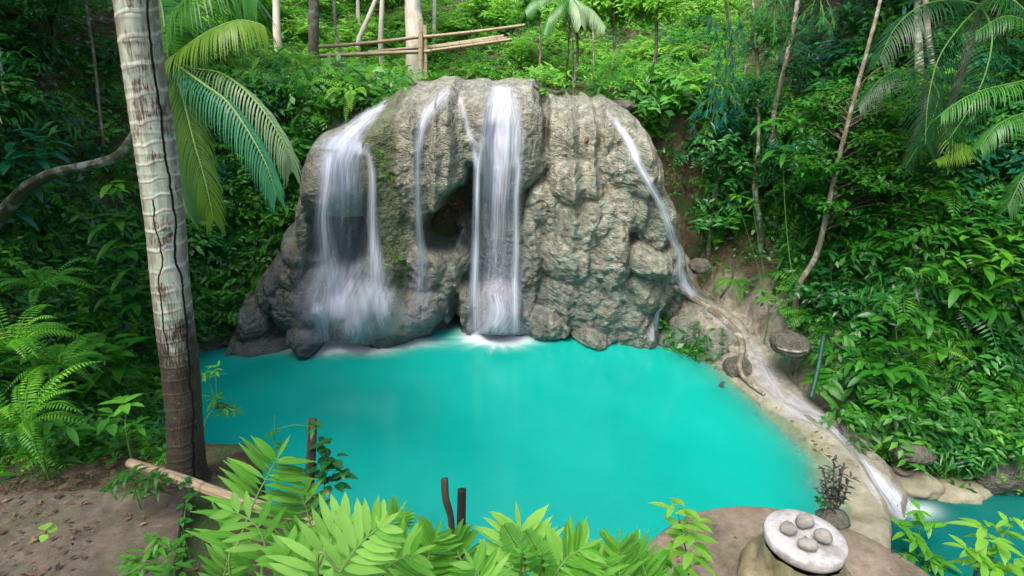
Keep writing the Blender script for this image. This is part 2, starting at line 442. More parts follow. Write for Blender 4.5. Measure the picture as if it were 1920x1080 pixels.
# ================================================================ THE TRAVERTINE WALL
XT = [-6.6, -6.2, -5.6, -5.0, -4.75, -4.5, -4.0, -3.7, -3.45, -3.1, -2.7, -2.0, -1.3, -.4, .5, .8, 1.05, 1.5, 2.2, 2.7, 3.0, 3.4, 3.75, 4.1, 4.5, 4.9]
ZT = [.9, 1.5, 2.3, 2.9, 3.9, 4.55, 4.75, 4.85, 5.15, 5.5, 5.75, 5.92, 5.98, 6.0, 5.98, 5.8, 5.6, 5.62, 5.6, 5.4, 5.0, 4.2, 3.4, 2.5, 1.5, 1.0]
def w_x(px): return (px-960)/F*13.9
def w_z(py, y=13.1):
    d = ray(960, py); return H+d.z*y/d.y
# px, py, rx, ry, depth, tilt(deg)
LUMPS = [
 (832, 290, 72, 150, .75, 4), (735, 330, 44, 230, .40, 0), (945, 255, 78, 105, .55, 0), (860, 230, 90, 90, .35, 0), (790, 215, 60, 60, .3, 0),
 (650, 325, 56, 82, 1.0, 0), (640, 300, 46, 50, 1.1, 0), (606, 400, 26, 110, .55, 0),
 (620, 560, 78, 70, .95, 10), (690, 570, 80, 66, 1.15, -8), (745, 590, 62, 60, .95, -12), (795, 568, 36, 38, .95, 0), (592, 600, 36, 40, 1.15, 0), (712, 500, 50, 50, .65, 0),
 (806, 500, 38, 55, .62, 0), (838, 545, 26, 70, .5, 0), (866, 590, 26, 50, .55, 0), (850, 500, 30, 34, .35, 0), (760, 480, 40, 90, .35, 0),
 (935, 580, 46, 52, .95, 0), (1000, 500, 26, 120, .38, 0), (985, 600, 30, 40, .6, 0), (930, 480, 48, 70, .18, 0),
 (1068, 345, 44, 44, .75, 0), (1090, 410, 62, 60, .72, 0), (1025, 395, 34, 44, .5, 0), (1062, 470, 50, 62, .62, 0), (1128, 470, 40, 84, .72, 0), (1120, 560, 66, 90, .62, 0),
 (1200, 475, 40, 26, .8, 0), (1196, 530, 42, 48, .55, 0), (1230, 500, 26, 60, .4, 0), (1060, 560, 44, 60, .55, 0), (1030, 606, 44, 32, .75, 0), (1108, 622, 34, 24, .8, 0), (1180, 600, 50, 56, .55, 0),
 (1150, 240, 52, 60, .4, 0), (1180, 310, 60, 56, .62, 0), (1160, 380, 60, 50, .5, 0), (1075, 250, 52, 120, .35, 0), (1120, 290, 30, 60, .28, 0), (1215, 400, 34, 60, .42, 0),
 (540, 452, 74, 26, .85, 24), (575, 500, 36, 38, .7, 0), (530, 540, 56, 36, .55, 10), (480, 585, 40, 34, .7, 0), (500, 622, 66, 22, .8, 6), (560, 560, 34, 40, .75, 0), (455, 628, 40, 16, .7, 0), (520, 500, 40, 26, .4, 0),
]
HOLES = [(664, 440, 40, 48, 2.2, 0), (640, 425, 28, 40, 1.6, 0), (866, 392, 46, 32, 1.9, -38), (828, 440, 36, 40, 1.9, 0), (892, 350, 16, 44, 1.0, 0), (640, 455, 34, 24, 1.4, 0),
         (668, 622, 36, 20, 1.3, 0), (625, 622, 16, 24, .9, 0), (850, 618, 24, 12, .8, 0), (930, 625, 26, 14, .7, 0), (1022, 220, 10, 60, .5, 0), (884, 430, 18, 60, .4, 0), (520, 478, 60, 10, .4, 24), (848, 600, 12, 60, .4, 0)]
def bulge(Xw, Zw):
    wx_ = .15*fbm(Xw*2.1, Zw*1.6, 3, 5, 61); wz_ = .20*fbm(Xw*2.1, Zw*1.6, 9, 5, 63)
    Xw, Zw = Xw+wx_, Zw+wz_
    out = np.zeros(Xw.shape)
    for (px, py, rx, ry, d, ti) in LUMPS:
        cx, cz = w_x(px), w_z(py); a = math.radians(ti)
        dx, dz = Xw-cx, Zw-cz
        u = (dx*math.cos(a)-dz*math.sin(a))/(rx*.0130*1.12); v = (dx*math.sin(a)+dz*math.cos(a))/(ry*.0130*1.12)
        r2 = u*u+v*v
        b = d*1.2*np.power(np.clip(1-r2, 0, 1), .5)
        out = np.where(b > 0, smax(out, b, .045), out)
    for (px, py, rx, ry, d, ti) in HOLES:
        cx, cz = w_x(px), w_z(py); a = math.radians(ti)
        dx, dz = Xw-cx, Zw-cz
        u = (dx*math.cos(a)-dz*math.sin(a))/(rx*.0130); v = (dx*math.sin(a)+dz*math.cos(a))/(ry*.0130)
        r2 = (u*u+v*v)
        out = out-d*sstep(1.25, .45, np.sqrt(r2))*np.where(r2 < 1.6, 1, 0)-0
    return out
nx, nz = 560, 400
xs = np.linspace(-6.6, 4.9, nx)
p = np.linspace(0, 1, nz)
XW, PW = np.meshgrid(xs, p)
ZTOP = np.interp(XW, XT, ZT)
ZTOP = ZTOP+.06*fbm(XW*2, 0*XW, 0*XW, 3, 5)
YB = np.interp(XW, [-6.6, -5.4, -4, -2.5, -1.2, 0, 1.5, 3, 3.8, 4.9], [12.75, 12.95, 13.15, 13.35, 13.55, 13.6, 13.4, 13.0, 12.9, 13.1])
RT = .85; BACK = 2.6
s1 = np.clip(PW/.78, 0, 1); s2 = np.clip((PW-.78)/.22, 0, 1)*math.pi/2
front = PW <= .78
ZW = np.where(front, -.6+(ZTOP-RT+.6)*s1, ZTOP-RT+RT*np.sin(s2))
YW = np.where(front, YB+.10*s1**2, YB+.10+BACK*(1-np.cos(s2))*.9)
nyv = np.where(front, -1, -np.cos(s2)); nzv = np.where(front, 0, np.sin(s2))
# lateral slope of the silhouette turns the normal sideways
dzt = np.gradient(ZTOP, axis=1)/np.gradient(XW, axis=1)
B = bulge(XW, ZW)
fade_top = np.where(front, 1, np.cos(s2)**.7*.9+.1)
B = B*fade_top
w1_, w2_ = worley(XW*2.6+fbm(XW, ZW, 0, 2, 3)*.5, YW*1.0, ZW*1.5+.3*fbm(XW*2, ZW*2, 0, 2, 8), 4)
w3_, w4_ = worley(XW*6.5, YW*2, ZW*6.0+.4*fbm(XW*3, ZW*3, 0, 2, 1), 14)
right = sstep(.6, 1.4, XW)
low = sstep(3.2, 1.0, ZW)
nod = (.30+.5*np.maximum(right*sstep(5.2, 4.2, ZW), low))
D = B+nod*(.15*np.sqrt(np.clip(.72-w1_, 0, 1)))+.07*nod*np.sqrt(np.clip(.7-w3_, 0, 1))

D = D+.16*fbm(XW*1.3, YW*.8, ZW*1.0, 4, 6)+.035*fbm(XW*7, YW*4, ZW*9, 3, 16)
# flutes: drapery lines that run down the old flow
D = D+.06*fbm(XW*4.5, 0*XW, ZW*.35, 3, 26)*sstep(1.0, 2.5, ZW)+.16*right*(1-np.abs(vnoise(XW*1.9+.3*fbm(XW, ZW*.7, 2, 3, 81), 4.4, ZW*.28))*2)
dr_ = 1-2*np.abs(vnoise(XW*2.6+.25*fbm(XW*.8, ZW*.9, 7, 3, 83), 8.4, ZW*.22))
D = D+(.13+.07*sstep(2.5, 4, ZW))*dr_*sstep(.3, 2.0, ZW)
D = D+.05*(1-2*np.abs(fbm(XW*3.2, YW, ZW*2.2, 4, 91)))-.035*np.exp(-(fbm(XW*1.4, YW, ZW*1.1, 3, 95)/.03)**2)
D = D*np.where(front, 1, .35+.65*np.cos(s2))
VW = np.stack([XW+.10*fbm(XW*2, YW, ZW*2, 3, 46), YW+nyv*D, ZW+nzv*D*.6], -1)
wet = np.clip(sstep(3.4, .8, ZW)*.75+.35*sstep(.3, -.1, B)+.35*(np.abs(XW+4.2) < 1.6)*sstep(5, 3.5, ZW)+.25*sstep(-3.0, -2.2, -np.abs(XW+.4))*0, 0, 1)  # wet low down and behind the falls; recesses also take this darker tone
wet = np.clip(wet*np.where(XW > .9, .55, 1)+.45*sstep(.8, .3, np.abs(XW+.35))*sstep(4.6, 4.0, ZW), 0, 1)
moss = .78*sstep(.75, .3, np.abs(XW+2.95))*sstep(-1, 1, ZW)+.30*sstep(.8, .2, np.abs(XW-.75))*sstep(4.5, 5.6, ZW)+.32*sstep(5.2, 5.9, ZW)*sstep(-1, -2.4, XW)
moss = np.maximum(moss, .32*sstep(-4.9, -5.6, XW))
algae = np.clip(sstep(.9, 1.3, XW)*.9+.15+.3*sstep(-4.6, -5.2, XW), 0, 1)*sstep(6, 4, ZW)
wf = grid_faces(nz, nx)
cliff = mesh_obj('rock_wall', VW.reshape(-1, 3), wf, M['wall'], attrs={'wet': wet, 'moss': np.clip(moss, 0, 1), 'algae': algae})
tag(cliff, 'bulging grey and mossy travertine rock wall behind the turquoise pool', 'rock wall')
BW = BVHTree.FromPolygons(VW.reshape(-1, 3).tolist(), wf.tolist())
# ================================================================ WATER
def foam_at(Xp, Yp):
    f = np.zeros(Xp.shape)
    for px, py, rx, ry, a in ((655, 650, 1.35, .36, 1.0), (600, 652, .5, .35, .8), (700, 650, .5, .35, .7), (935, 632, .85, .5, 1.7), (660, 640, 1.1, .6, .5), (905, 630, .4, .3, .6), (965, 634, .4, .35, .6), (1215, 642, .3, .22, 1.0), (770, 640, .8, .3, .5),):
        c = Pz(px, py, 0)
        r = np.sqrt(((Xp-c.x)/rx)**2+((Yp-c.y)/ry)**2)
        an = np.arctan2(Yp-c.y, Xp-c.x)
        r = r*(1+.22*vnoise(an*5, r*.7, px*.1)+.12*vnoise(an*16, r, px*.1))
        f += a*np.exp(-(r*1.25)**2)
    return np.clip(f, 0, .96)
ax_ = np.arange(-8.6, 6.4, .06); ay_ = np.arange(3.6, 14.6, .06)
XP, YP = np.meshgrid(ax_, ay_)
ZG = terrain(XP, YP, False)
# depth from the side of the pool, for the clear shallow margin
dpool = sdpoly(POOL, XP, YP)
dr = np.hypot(XP, YP)
rimd = sstep(3.0, 4.2, XP)
dwob = dpool+.16*fbm(XP*1.5, YP*1.5, 0, 3, 2)
opq = 1-np.exp(-np.clip(dwob, 0, 9)/(.17+.13*rimd))
opq = np.clip(opq, .0, 1)
opq = np.where(YP > 12.0, np.maximum(opq, .88), opq)
keep = (XP < 5.15+.0*YP)
jj = grid_faces(len(ay_), len(ax_))
INNER = [(5.1, 13.4), (5.0, 11.6), (5.2, 10.0), (5.45, 8.4), (5.35, 6.6), (5.0, 4.4), (4.8, 3.0), (-9.5, 3.0), (-9.5, 15), (5, 15)]
inn = sdpoly(INNER, XP, YP).ravel() > 0
jj = jj[inn[jj].all(1)]
pool = mesh_obj('pool_water', np.stack([XP, YP, 0*XP], -1).reshape(-1, 3), jj, M['pool'], attrs={'foam': foam_at(XP, YP), 'opaque': opq})
tag(pool, 'milky turquoise pool below the waterfall', kind='structure')
ax2 = np.arange(5.6, 15, .08); ay2 = np.arange(1.5, 9.4, .08)
XQ, YQ = np.meshgrid(ax2, ay2)
f2 = np.zeros(XQ.shape)
c = Pz(1705, 955, -.85)
f2 = np.clip(.5*np.exp(-(((XQ-c.x-.1)/.32)**2+((YQ-c.y)/.2)**2))*(1+.6*fbm(XQ*5, YQ*9, 0, 3, 2)), 0, .9)
c2 = Pz(1830, 930, -.85)
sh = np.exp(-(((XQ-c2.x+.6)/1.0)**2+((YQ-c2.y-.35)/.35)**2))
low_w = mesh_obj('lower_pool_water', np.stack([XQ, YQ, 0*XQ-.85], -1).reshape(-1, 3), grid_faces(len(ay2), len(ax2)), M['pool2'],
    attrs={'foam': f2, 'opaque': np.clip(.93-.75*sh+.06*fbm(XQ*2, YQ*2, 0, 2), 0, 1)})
tag(low_w, 'darker teal water below the weir', kind='structure')
# ---- falling water: ribbons that lie on the rock and fall free below an overhang
def ribbon(name, pts, dens=1., nu=26, nv=60, off=.05, bv=None, free=True, parent=None, edge=.5, join=None):
    """pts: (px, py, width px, density)"""
    C = catmull(pts, max(4, nv//len(pts)))
    nv = len(C); V = np.zeros((nv, nu, 3)); dn = np.zeros((nv, nu)); uv = np.zeros((nv, nu, 2))
    tprev = None; L = 0; lastc = None
    T = np.zeros((nv, nu)); Yp_ = [1e9]*nu
    for j, (px, py, w, de) in enumerate(C):
        a = C[min(j+1, nv-1)][:2]-C[max(j-1, 0)][:2]; a = a/(np.linalg.norm(a)+1e-9)
        nrm = np.array([a[1], -a[0]])
        if nrm[0] < 0: nrm = -nrm
        # keep rows level where the water falls
        nrm = nrm*.5+np.array([1, 0])*.5 if abs(a[1]) > .6 else nrm
        px = px+2.6*float(vnoise(j*.11, len(C)*.61, 2.2))
        w = w*(1.12+.22*float(vnoise(j*.07, len(C)*.37, 5)))
        for i in range(nu):
            u = i/(nu-1); q = np.array([px, py])+nrm*(u-.5)*w
            V[j, i, :2] = q
            best = None
            for b in (bv or (BW, BG)):
                h = b.ray_cast(CAM, ray(*q).normalized())
                if h[0] is not None and (best is None or h[3] < best): best = h[3]
            tt = (best if best is not None else 14.5)/ray(*q).length
            T[j, i] = tt
            uv[j, i] = (u*w*.013*1.0, 0)
            e = min(u, 1-u)/edge
            dn[j, i] = de*dens*min(1, e)**1.2*(1+.2*math.sin(i*1.7+j*.05)+.45*float(vnoise(u*w*.09, j*.13, px*.01)))*min(1, (nv-1-j+1)/4)*min(1, (j+1)/4)
    for j in range(nv):
        for i in range(nu):
            q = V[j, i, :2]; r = ray(*q); tt = T[j, i]-off
            y = r.y*tt
            if free and j: y = min(y, Yp_[i]+.012)
            Yp_[i] = y
            T[j, i] = y/r.y
    for k in range(5):
        Tm = T.copy(); Tm[1:-1] = (T[:-2]+T[2:]+2*T[1:-1])/4; T = np.minimum(Tm, T+.03)
    for k in range(5):      # soften the drape across the ribbon
        Tm = T.copy(); Tm[:, 1:-1] = (T[:, :-2]+T[:, 2:]+2*T[:, 1:-1])/4; T = np.minimum(Tm, T+.02)
    W = np.zeros((nv, nu, 3))
    for j in range(nv):
        for i in range(nu):
            W[j, i] = CAM+ray(*V[j, i, :2])*T[j, i]
        if j: L += np.linalg.norm(W[j, nu//2]-W[j-1, nu//2])
        uv[j, :, 1] = L
    W[:, :, 2] = np.maximum(W[:, :, 2], .004) if bv is None and parent != 'low' else W[:, :, 2]
    return W, dn, uv
def water_obj(name, ribs, label):
    g = Geo(); D_ = []
    for (pts, kw) in ribs:
        W, dn, uv = ribbon(name, pts, **kw)
        uv = uv+np.array([len(D_)*3.7, len(D_)*11.3])
        g.add(W.reshape(-1, 3), grid_faces(W.shape[0], W.shape[1]), 0, uv.reshape(-1, 2)); D_.append(dn.ravel())
    V, Fq, T, U = g.arr()
    o = mesh_obj(name, V, Fq, M['silk'], attrs={'dens': np.concatenate(D_)}, uv=U)
    return tag(o, label, 'waterfall')
water_obj('waterfall', [
    ([(728, 172, 8, .5), (716, 196, 16, 1.0), (694, 216, 34, 1.25), (668, 240, 48, 1.35), (648, 262, 66, 1.4), (640, 285, 92, 1.2)], dict(off=.06)),
    ([(648, 258, 70, 1.1), (646, 275, 104, 1.5), (642, 300, 114, 1.3), (645, 350, 118, .9), (646, 400, 116, .38), (650, 470, 118, .22), (650, 500, 120, .1)], dict(off=.08, nu=40)),
    ([(620, 285, 34, .8), (610, 330, 34, 1.2), (606, 400, 42, 1.0), (612, 470, 50, .8), (622, 530, 80, .8), (630, 570, 90, .9), (640, 600, 110, .6)], dict(off=.09)),
    ([(690, 275, 12, .6), (696, 320, 16, 1.3), (698, 380, 20, 1.1), (702, 450, 26, .9), (708, 520, 44, .8), (712, 560, 70, .9), (722, 600, 80, .5), (725, 630, 70, .2)], dict(off=.09)),
    ([(650, 470, 120, .2), (650, 510, 190, .75), (655, 560, 230, .9), (665, 610, 240, .6), (670, 640, 210, .3)], dict(off=.1, nu=50, free=False)),
    ([(592, 566, 30, .5), (598, 580, 40, 1.15), (606, 600, 44, .9), (612, 646, 46, .7)], dict(off=.06)),
    ([(668, 596, 80, .1), (665, 610, 90, .7), (662, 646, 100, .5)], dict(off=.06, nu=40)),
], 'leftmost wide white waterfall pouring over a round rock dome and boulders')
water_obj('waterfall', [
    ([(845, 166, 46, .6), (826, 185, 44, .7), (800, 215, 30, .85), (787, 250, 20, 1.1), (784, 300, 18, 1.0), (784, 350, 16, .8), (786, 420, 16, .75), (790, 480, 26, .6), (788, 560, 50, .4), (785, 620, 60, .2)], dict(off=.05)),
], 'thin faint waterfall trickling beside the mossy rock column')
water_obj('waterfall', [
    ([(862, 180, 12, .9), (878, 240, 12, 1.1), (886, 270, 14, 1.2), (894, 320, 16, 1.3)], dict(off=.05)),
    ([(938, 160, 46, 1.1), (940, 185, 62, 1.75), (940, 215, 78, 2.0), (940, 260, 92, 1.9), (938, 310, 98, 1.7), (936, 370, 98, 1.15), (934, 450, 94, .55), (934, 540, 96, .42), (934, 628, 100, .42)], dict(off=.06, nu=60, nv=90)),
    ([(910, 230, 10, .5), (902, 275, 14, 1.0), (897, 330, 15, 1.5), (895, 420, 15, 1.5), (892, 520, 18, 1.25), (890, 628, 26, 1.2)], dict(off=.09)),
    ([(970, 290, 14, .5), (970, 330, 16, 1.35), (968, 420, 17, 1.2), (968, 520, 19, 1.1), (968, 628, 24, 1.1)], dict(off=.09)),
    ([(932, 310, 20, .6), (930, 360, 14, 1.0), (928, 440, 10, .6), (927, 520, 9, .3)], dict(off=.1)),
    ([(930, 520, 60, .1), (930, 560, 96, .7), (930, 628, 124, .9)], dict(off=.08, nu=30)),
], 'brightest central waterfall fanning from the rim and falling in two strands')
water_obj('waterfall', [
    ([(1138, 205, 8, .5), (1152, 228, 14, 1.2), (1176, 262, 22, 1.3), (1196, 300, 28, 1.2), (1214, 340, 26, 1.1), (1238, 380, 22, 1.1), (1248, 410, 18, 1.2), (1262, 445, 18, 1.3), (1273, 480, 16, 1.5), (1274, 510, 18, 1.5), (1284, 532, 26, 1.5), (1304, 556, 26, 1.1)], dict(off=.07, nv=110, nu=16)),
], 'narrow cascade sliding down the right edge of the rock wall')
water_obj('waterfall', [
    ([(1243, 574, 5, .8), (1236, 584, 8, 1.3), (1228, 605, 16, 1.1), (1223, 640, 26, .9)], dict(off=.05, nu=12)),
], 'tiny spout of water dropping into the pool by the weir')
# ================================================================ MORE MATERIALS
def bark_material(name, lo, mid, hi, lichen=(.55, .6, .52), la=.4, ring=0., crack=False, stretch=(14, 2.2)):
    t = NT(name)
    uvc = t.t.nodes.new('ShaderNodeUVMap').outputs[0]
    sx = t.t.nodes.new('ShaderNodeSeparateXYZ'); t.l(uvc, sx.inputs[0]); u, v = sx.outputs[0], sx.outputs[1]
    mp = t.t.nodes.new('ShaderNodeMapping'); mp.inputs['Scale'].default_value = (stretch[0], stretch[1], 1); t.l(uvc, mp.inputs[0])
    n1 = t.noise(mp.outputs[0], 1, 5, .65, .4); n2 = t.noise(mp.outputs[0], 5, 4, .7)
    n0 = t.noise(t.wco(), 4.5, 4, .6)
    c = t.ramp(t.math('ADD', t.math('MULTIPLY', n1, .6), t.math('MULTIPLY', n2, .4)), [(.3, lo), (.5, mid), (.72, hi)])
    lf = t.ramp(n0, [(.5, 0), (.62, 1)])
    c = t.mix(t.math('MULTIPLY', lf, la), c, lichen)
    h = t.math('ADD', t.math('MULTIPLY', n1, .8), n2)
    if crack:       # leaf scars every 9 cm or so, long splits, dark wet foot
        wv = t.math('ADD', v, t.math('MULTIPLY', t.math('SUBTRACT', t.noise(mp.outputs[0], .35, 2), .5), .07))
        wv = t.math('ADD', wv, t.math('MULTIPLY', t.math('SINE', t.math('MULTIPLY', u, 6.283)), .018))
        wv = t.math('ADD', wv, t.math('MULTIPLY', t.math('SINE', t.math('MULTIPLY', v, 5.3)), .045))
        fr = t.math('FRACT', t.math('MULTIPLY', wv, 8.2))
        scar = t.ramp(fr, [(0, 1), (.10, 0), (.86, 0), (.93, 1), (1, 1)])
        pale = t.ramp(t.math('ADD', t.math('MULTIPLY', n0, .65), t.math('MULTIPLY', n2, .35)), [(.43, 0), (.50, 1)])
        foot = t.math('ADD', v, t.math('MULTIPLY', t.math('SUBTRACT', t.math('ADD', t.math('MULTIPLY', n0, .5), t.math('MULTIPLY', n2, .5)), .5), 2.4))
        footf = t.ramp(t.math('MULTIPLY', foot, .5), [(.64, 1), (.84, 0)])     # dark below ~1.1 m
        palec = t.ramp(n1, [(.3, (.26, .28, .21)), (.5, (.46, .49, .38)), (.75, (.68, .70, .60))])
        brown = t.ramp(n2, [(.3, (.07, .042, .03)), (.7, (.20, .13, .095))])
        side = t.ramp(t.math('ADD', t.math('ABSOLUTE', t.math('SUBTRACT', u, .47)), t.math('MULTIPLY', t.math('SUBTRACT', n0, .5), .35)), [(.10, 0), (.2, 1)])
        mixp = t.math('MULTIPLY', pale, t.math('SUBTRACT', 1, t.math('MULTIPLY', side, .75)))
        c = t.mix(mixp, brown, palec)
        c = t.mix(t.math('MULTIPLY', t.ramp(t.noise(t.wco(), 11, 3), [(.58, 0), (.66, 1)]), .7), c, (.33, .48, .40))
        c = t.mix(t.math('MULTIPLY', scar, t.math('MULTIPLY', n2, .75)), c, (.70, .68, .60))
        dark = t.ramp(n2, [(.35, (.018, .013, .010)), (.6, (.05, .034, .024)), (.85, (.13, .09, .065))])
        c = t.mix(t.math('MULTIPLY', footf, .95), c, dark)
        spk = t.ramp(t.noise(t.wco(), 60, 2), [(.70, 0), (.74, 1)])
        c = t.mix(t.math('MULTIPLY', spk, .45), c, (.5, .46, .42))
        ck = t.t.nodes.new('ShaderNodeTexNoise'); cm = t.t.nodes.new('ShaderNodeCombineXYZ'); t.l(v, cm.inputs[1]); t.l(cm.outputs[0], ck.inputs[0])
        ck.inputs['Scale'].default_value = 1.1; ck.inputs['Detail'].default_value = 8; ck.inputs['Roughness'].default_value = .55
        def line(u0, amp, wdt, lo_v=None, hi_v=None):
            d = t.math('ABSOLUTE', t.math('SUBTRACT', u, t.math('ADD', u0, t.math('MULTIPLY', t.math('SUBTRACT', ck.outputs[0], .5), amp))))
            l = t.math('LESS_THAN', d, t.math('MULTIPLY', wdt, t.math('ADD', .35, n2)))
            if lo_v is not None: l = t.math('MULTIPLY', l, t.math('GREATER_THAN', v, lo_v))
            if hi_v is not None: l = t.math('MULTIPLY', l, t.math('LESS_THAN', v, hi_v))
            return l
        cr = t.math('MAXIMUM', line(.57, .30, .012), line(.42, -.40, .008, 1.2, 2.3))
        c = t.mix(cr, c, (.012, .009, .007))
        h = t.math('ADD', t.math('MULTIPLY', h, .5), t.math('MULTIPLY', scar, .3))
        h = t.math('SUBTRACT', h, t.math('MULTIPLY', cr, 6))
    return t.done(t.princ(c, .7, .3, t.bump(h, .7, .012)))
M['palm'] = bark_material('coconut_bark', (.1, .07, .05), (.3, .25, .2), (.6, .6, .5), crack=True, stretch=(16, 2.0))
M['bark'] = bark_material('thin_bark', (.05, .04, .028), (.15, .12, .085), (.30, .26, .19), (.45, .46, .40), .6)
M['bark2'] = bark_material('pale_bark', (.28, .24, .18), (.45, .39, .32), (.62, .57, .50), (.25, .3, .2), .4)
M['bark3'] = bark_material('dark_bark', (.02, .016, .012), (.06, .045, .032), (.14, .11, .08), (.2, .24, .16), .4)
M['mossbark'] = bark_material('mossy_bark', (.03, .035, .015), (.07, .08, .03), (.16, .16, .08), (.42, .48, .42), .55)
def bamboo_material(name, lo, mid, hi):
    t = NT(name); uvc = t.t.nodes.new('ShaderNodeUVMap').outputs[0]
    sx = t.t.nodes.new('ShaderNodeSeparateXYZ'); t.l(uvc, sx.inputs[0])
    mp = t.t.nodes.new('ShaderNodeMapping'); mp.inputs['Scale'].default_value = (10, 1.2, 1); t.l(uvc, mp.inputs[0])
    n1 = t.noise(mp.outputs[0], 2, 5, .7)
    c = t.ramp(n1, [(.3, lo), (.5, mid), (.7, hi)])
    nd = t.ramp(t.math('FRACT', t.math('MULTIPLY', sx.outputs[1], 2.6)), [(0, 1), (.05, 0), (.95, 0), (1, 1)])
    c = t.mix(t.math('MULTIPLY', nd, .7), c, lo)
    return t.done(t.princ(c, .5, .4, t.bump(t.math('ADD', n1, nd), .5, .01)))
M['bamboo'] = bamboo_material('weathered_bamboo', (.10, .075, .035), (.26, .205, .11), (.44, .38, .25))
M['oldpole'] = bamboo_material('old_bamboo', (.10, .07, .04), (.28, .21, .13), (.46, .38, .27))
M['greenpipe'] = bamboo_material('green_pipe', (.0, .022, .012), (.004, .05, .028), (.012, .085, .05))
M['post'] = bark_material('wet_post', (.012, .01, .008), (.04, .03, .02), (.30, .24, .15), (.10, .08, .05), .4)
M['plank'] = bark_material('wet_plank', (.006, .006, .006), (.02, .018, .016), (.06, .05, .045), (.05, .04, .03), .3)
def flat_mat(name, col, rough=.6):
    t = NT(name); n = t.noise(t.wco(), 30, 3)
    c = t.mix(n, tuple(x*.6 for x in col), tuple(min(1, x*1.4) for x in col))
    return t.done(t.princ(c, rough, .35, t.bump(n, .3, .005)))
M['deadleaf'] = leaf_mat('dead_leaf', (.035, .014, .010), (.13, .065, .03), (.30, .19, .09), .6, .15)
M['yellow'] = flat_mat('yellow_leaf', (.5, .27, .04)); M['red'] = flat_mat('red_leaf', (.16, .06, .045))
M['flower'] = flat_mat('pink_petal', (.65, .12, .25))
# ================================================================ WEIR, BOULDERS, ROOTS
SCENE_BV = [BW, BG]
def bvh_of(V, Fq): return BVHTree.FromPolygons(np.asarray(V).reshape(-1, 3).tolist(), np.asarray(Fq).tolist())
outer = [(1360, 665), (1400, 705), (1445, 742), (1500, 775), (1560, 820), (1610, 872), (1640, 920), (1656, 970), (1655, 1020), (1630, 1080)]
oc = catmull([tuple(Pz(x, y, .02)) for x, y in outer], 14)
n_o = len(oc); cs = [(-1.35, -.65), (-1.05, -.38), (-.8, -.20), (-.62, -.09), (-.45, -.02), (-.3, .035), (-.14, .06), (0, .05), (.07, .0), (.11, -.15), (.14, -.5), (.2, -1.4)]
RV = np.zeros((n_o, len(cs)*2-1, 3))
cs2 = []
for a, b in zip(cs[:-1], cs[1:]): cs2 += [a, ((a[0]+b[0])/2, (a[1]+b[1])/2)]
cs2.append(cs[-1])
for i in range(n_o):
    d = oc[min(i+1, n_o-1)]-oc[max(i-1, 0)]; nrm = np.array([d[1], -d[0]]); nrm /= np.linalg.norm(nrm)
    if nrm[0] < 0: nrm = -nrm
    s = i/(n_o-1); wd = .75+.35*sstep(.2, .6, s)
    for k, (o_, z_) in enumerate(cs2):
        RV[i, k] = (oc[i][0]+nrm[0]*o_*wd, oc[i][1]+nrm[1]*o_*wd, z_+.02)
nzr = fbm(RV[..., 0]*2.2, RV[..., 1]*2.2, RV[..., 2]*2, 4, 71)
RV[..., 2] += .07*nzr; RV[..., 0] += .10*fbm(RV[..., 0]*1.6, RV[..., 1]*1.6, RV[..., 2]*3, 4, 75); RV[..., 1] += .05*nzr
rf = grid_faces(n_o, len(cs2))
weir = tag(mesh_obj('weir', RV.reshape(-1, 3), rf, M['rim']), 'curved pale travertine rim holding back the turquoise pool', 'weir')
SCENE_BV.append(bvh_of(RV, rf))
def boulder_geo(rx, ry, rz, seed, lumps=.3, sub=4):
    import bmesh
    bm = bmesh.new(); bmesh.ops.create_icosphere(bm, subdivisions=sub, radius=1)
    V = np.array([v.co[:] for v in bm.verts]); Fq = np.array([[v.index for v in f.verts] for f in bm.faces]); bm.free()
    S = np.array([rx, ry, rz]); W = V*S
    w1, w2 = worley(W[:, 0]*2.2+seed, W[:, 1]*2.2, W[:, 2]*2.2, seed)
    n = fbm(V[:, 0]*1.1+seed*3.1, V[:, 1]*1.1, V[:, 2]*1.1, 4, seed)
    W = W*(1+lumps*n[:, None]+.16*np.sqrt(np.clip(.75-w1, 0, 1))[:, None])
    m = min(rx, ry, rz)
    W = W+V*.05*fbm(W[:, 0]*9, W[:, 1]*9, W[:, 2]*9, 3, seed+4)[:, None]
    return W, Fq
NB = 0
def boulder(loc, rx, ry, rz, rot, label, mat='rock', lumps=.3, name='boulder', attrs=None, sub=4):
    global NB; NB += 1
    W, Fq = boulder_geo(rx, ry, rz, NB*5, lumps, sub)
    c, s = math.cos(rot), math.sin(rot)
    W = np.stack([W[:, 0]*c-W[:, 1]*s, W[:, 0]*s+W[:, 1]*c, W[:, 2]], -1)
    at = None
    if mat == 'wall': at = {'wet': np.full(len(W), .35), 'moss': np.clip(.2+.3*(W[:, 2]/rz), 0, .5), 'algae': np.full(len(W), .5)}
    o = mesh_obj(name, W, Fq, M[mat], attrs=at, loc=loc)
    tag(o, label, 'boulder')
    SCENE_BV.append(bvh_of(W+np.array(loc), Fq)); return o
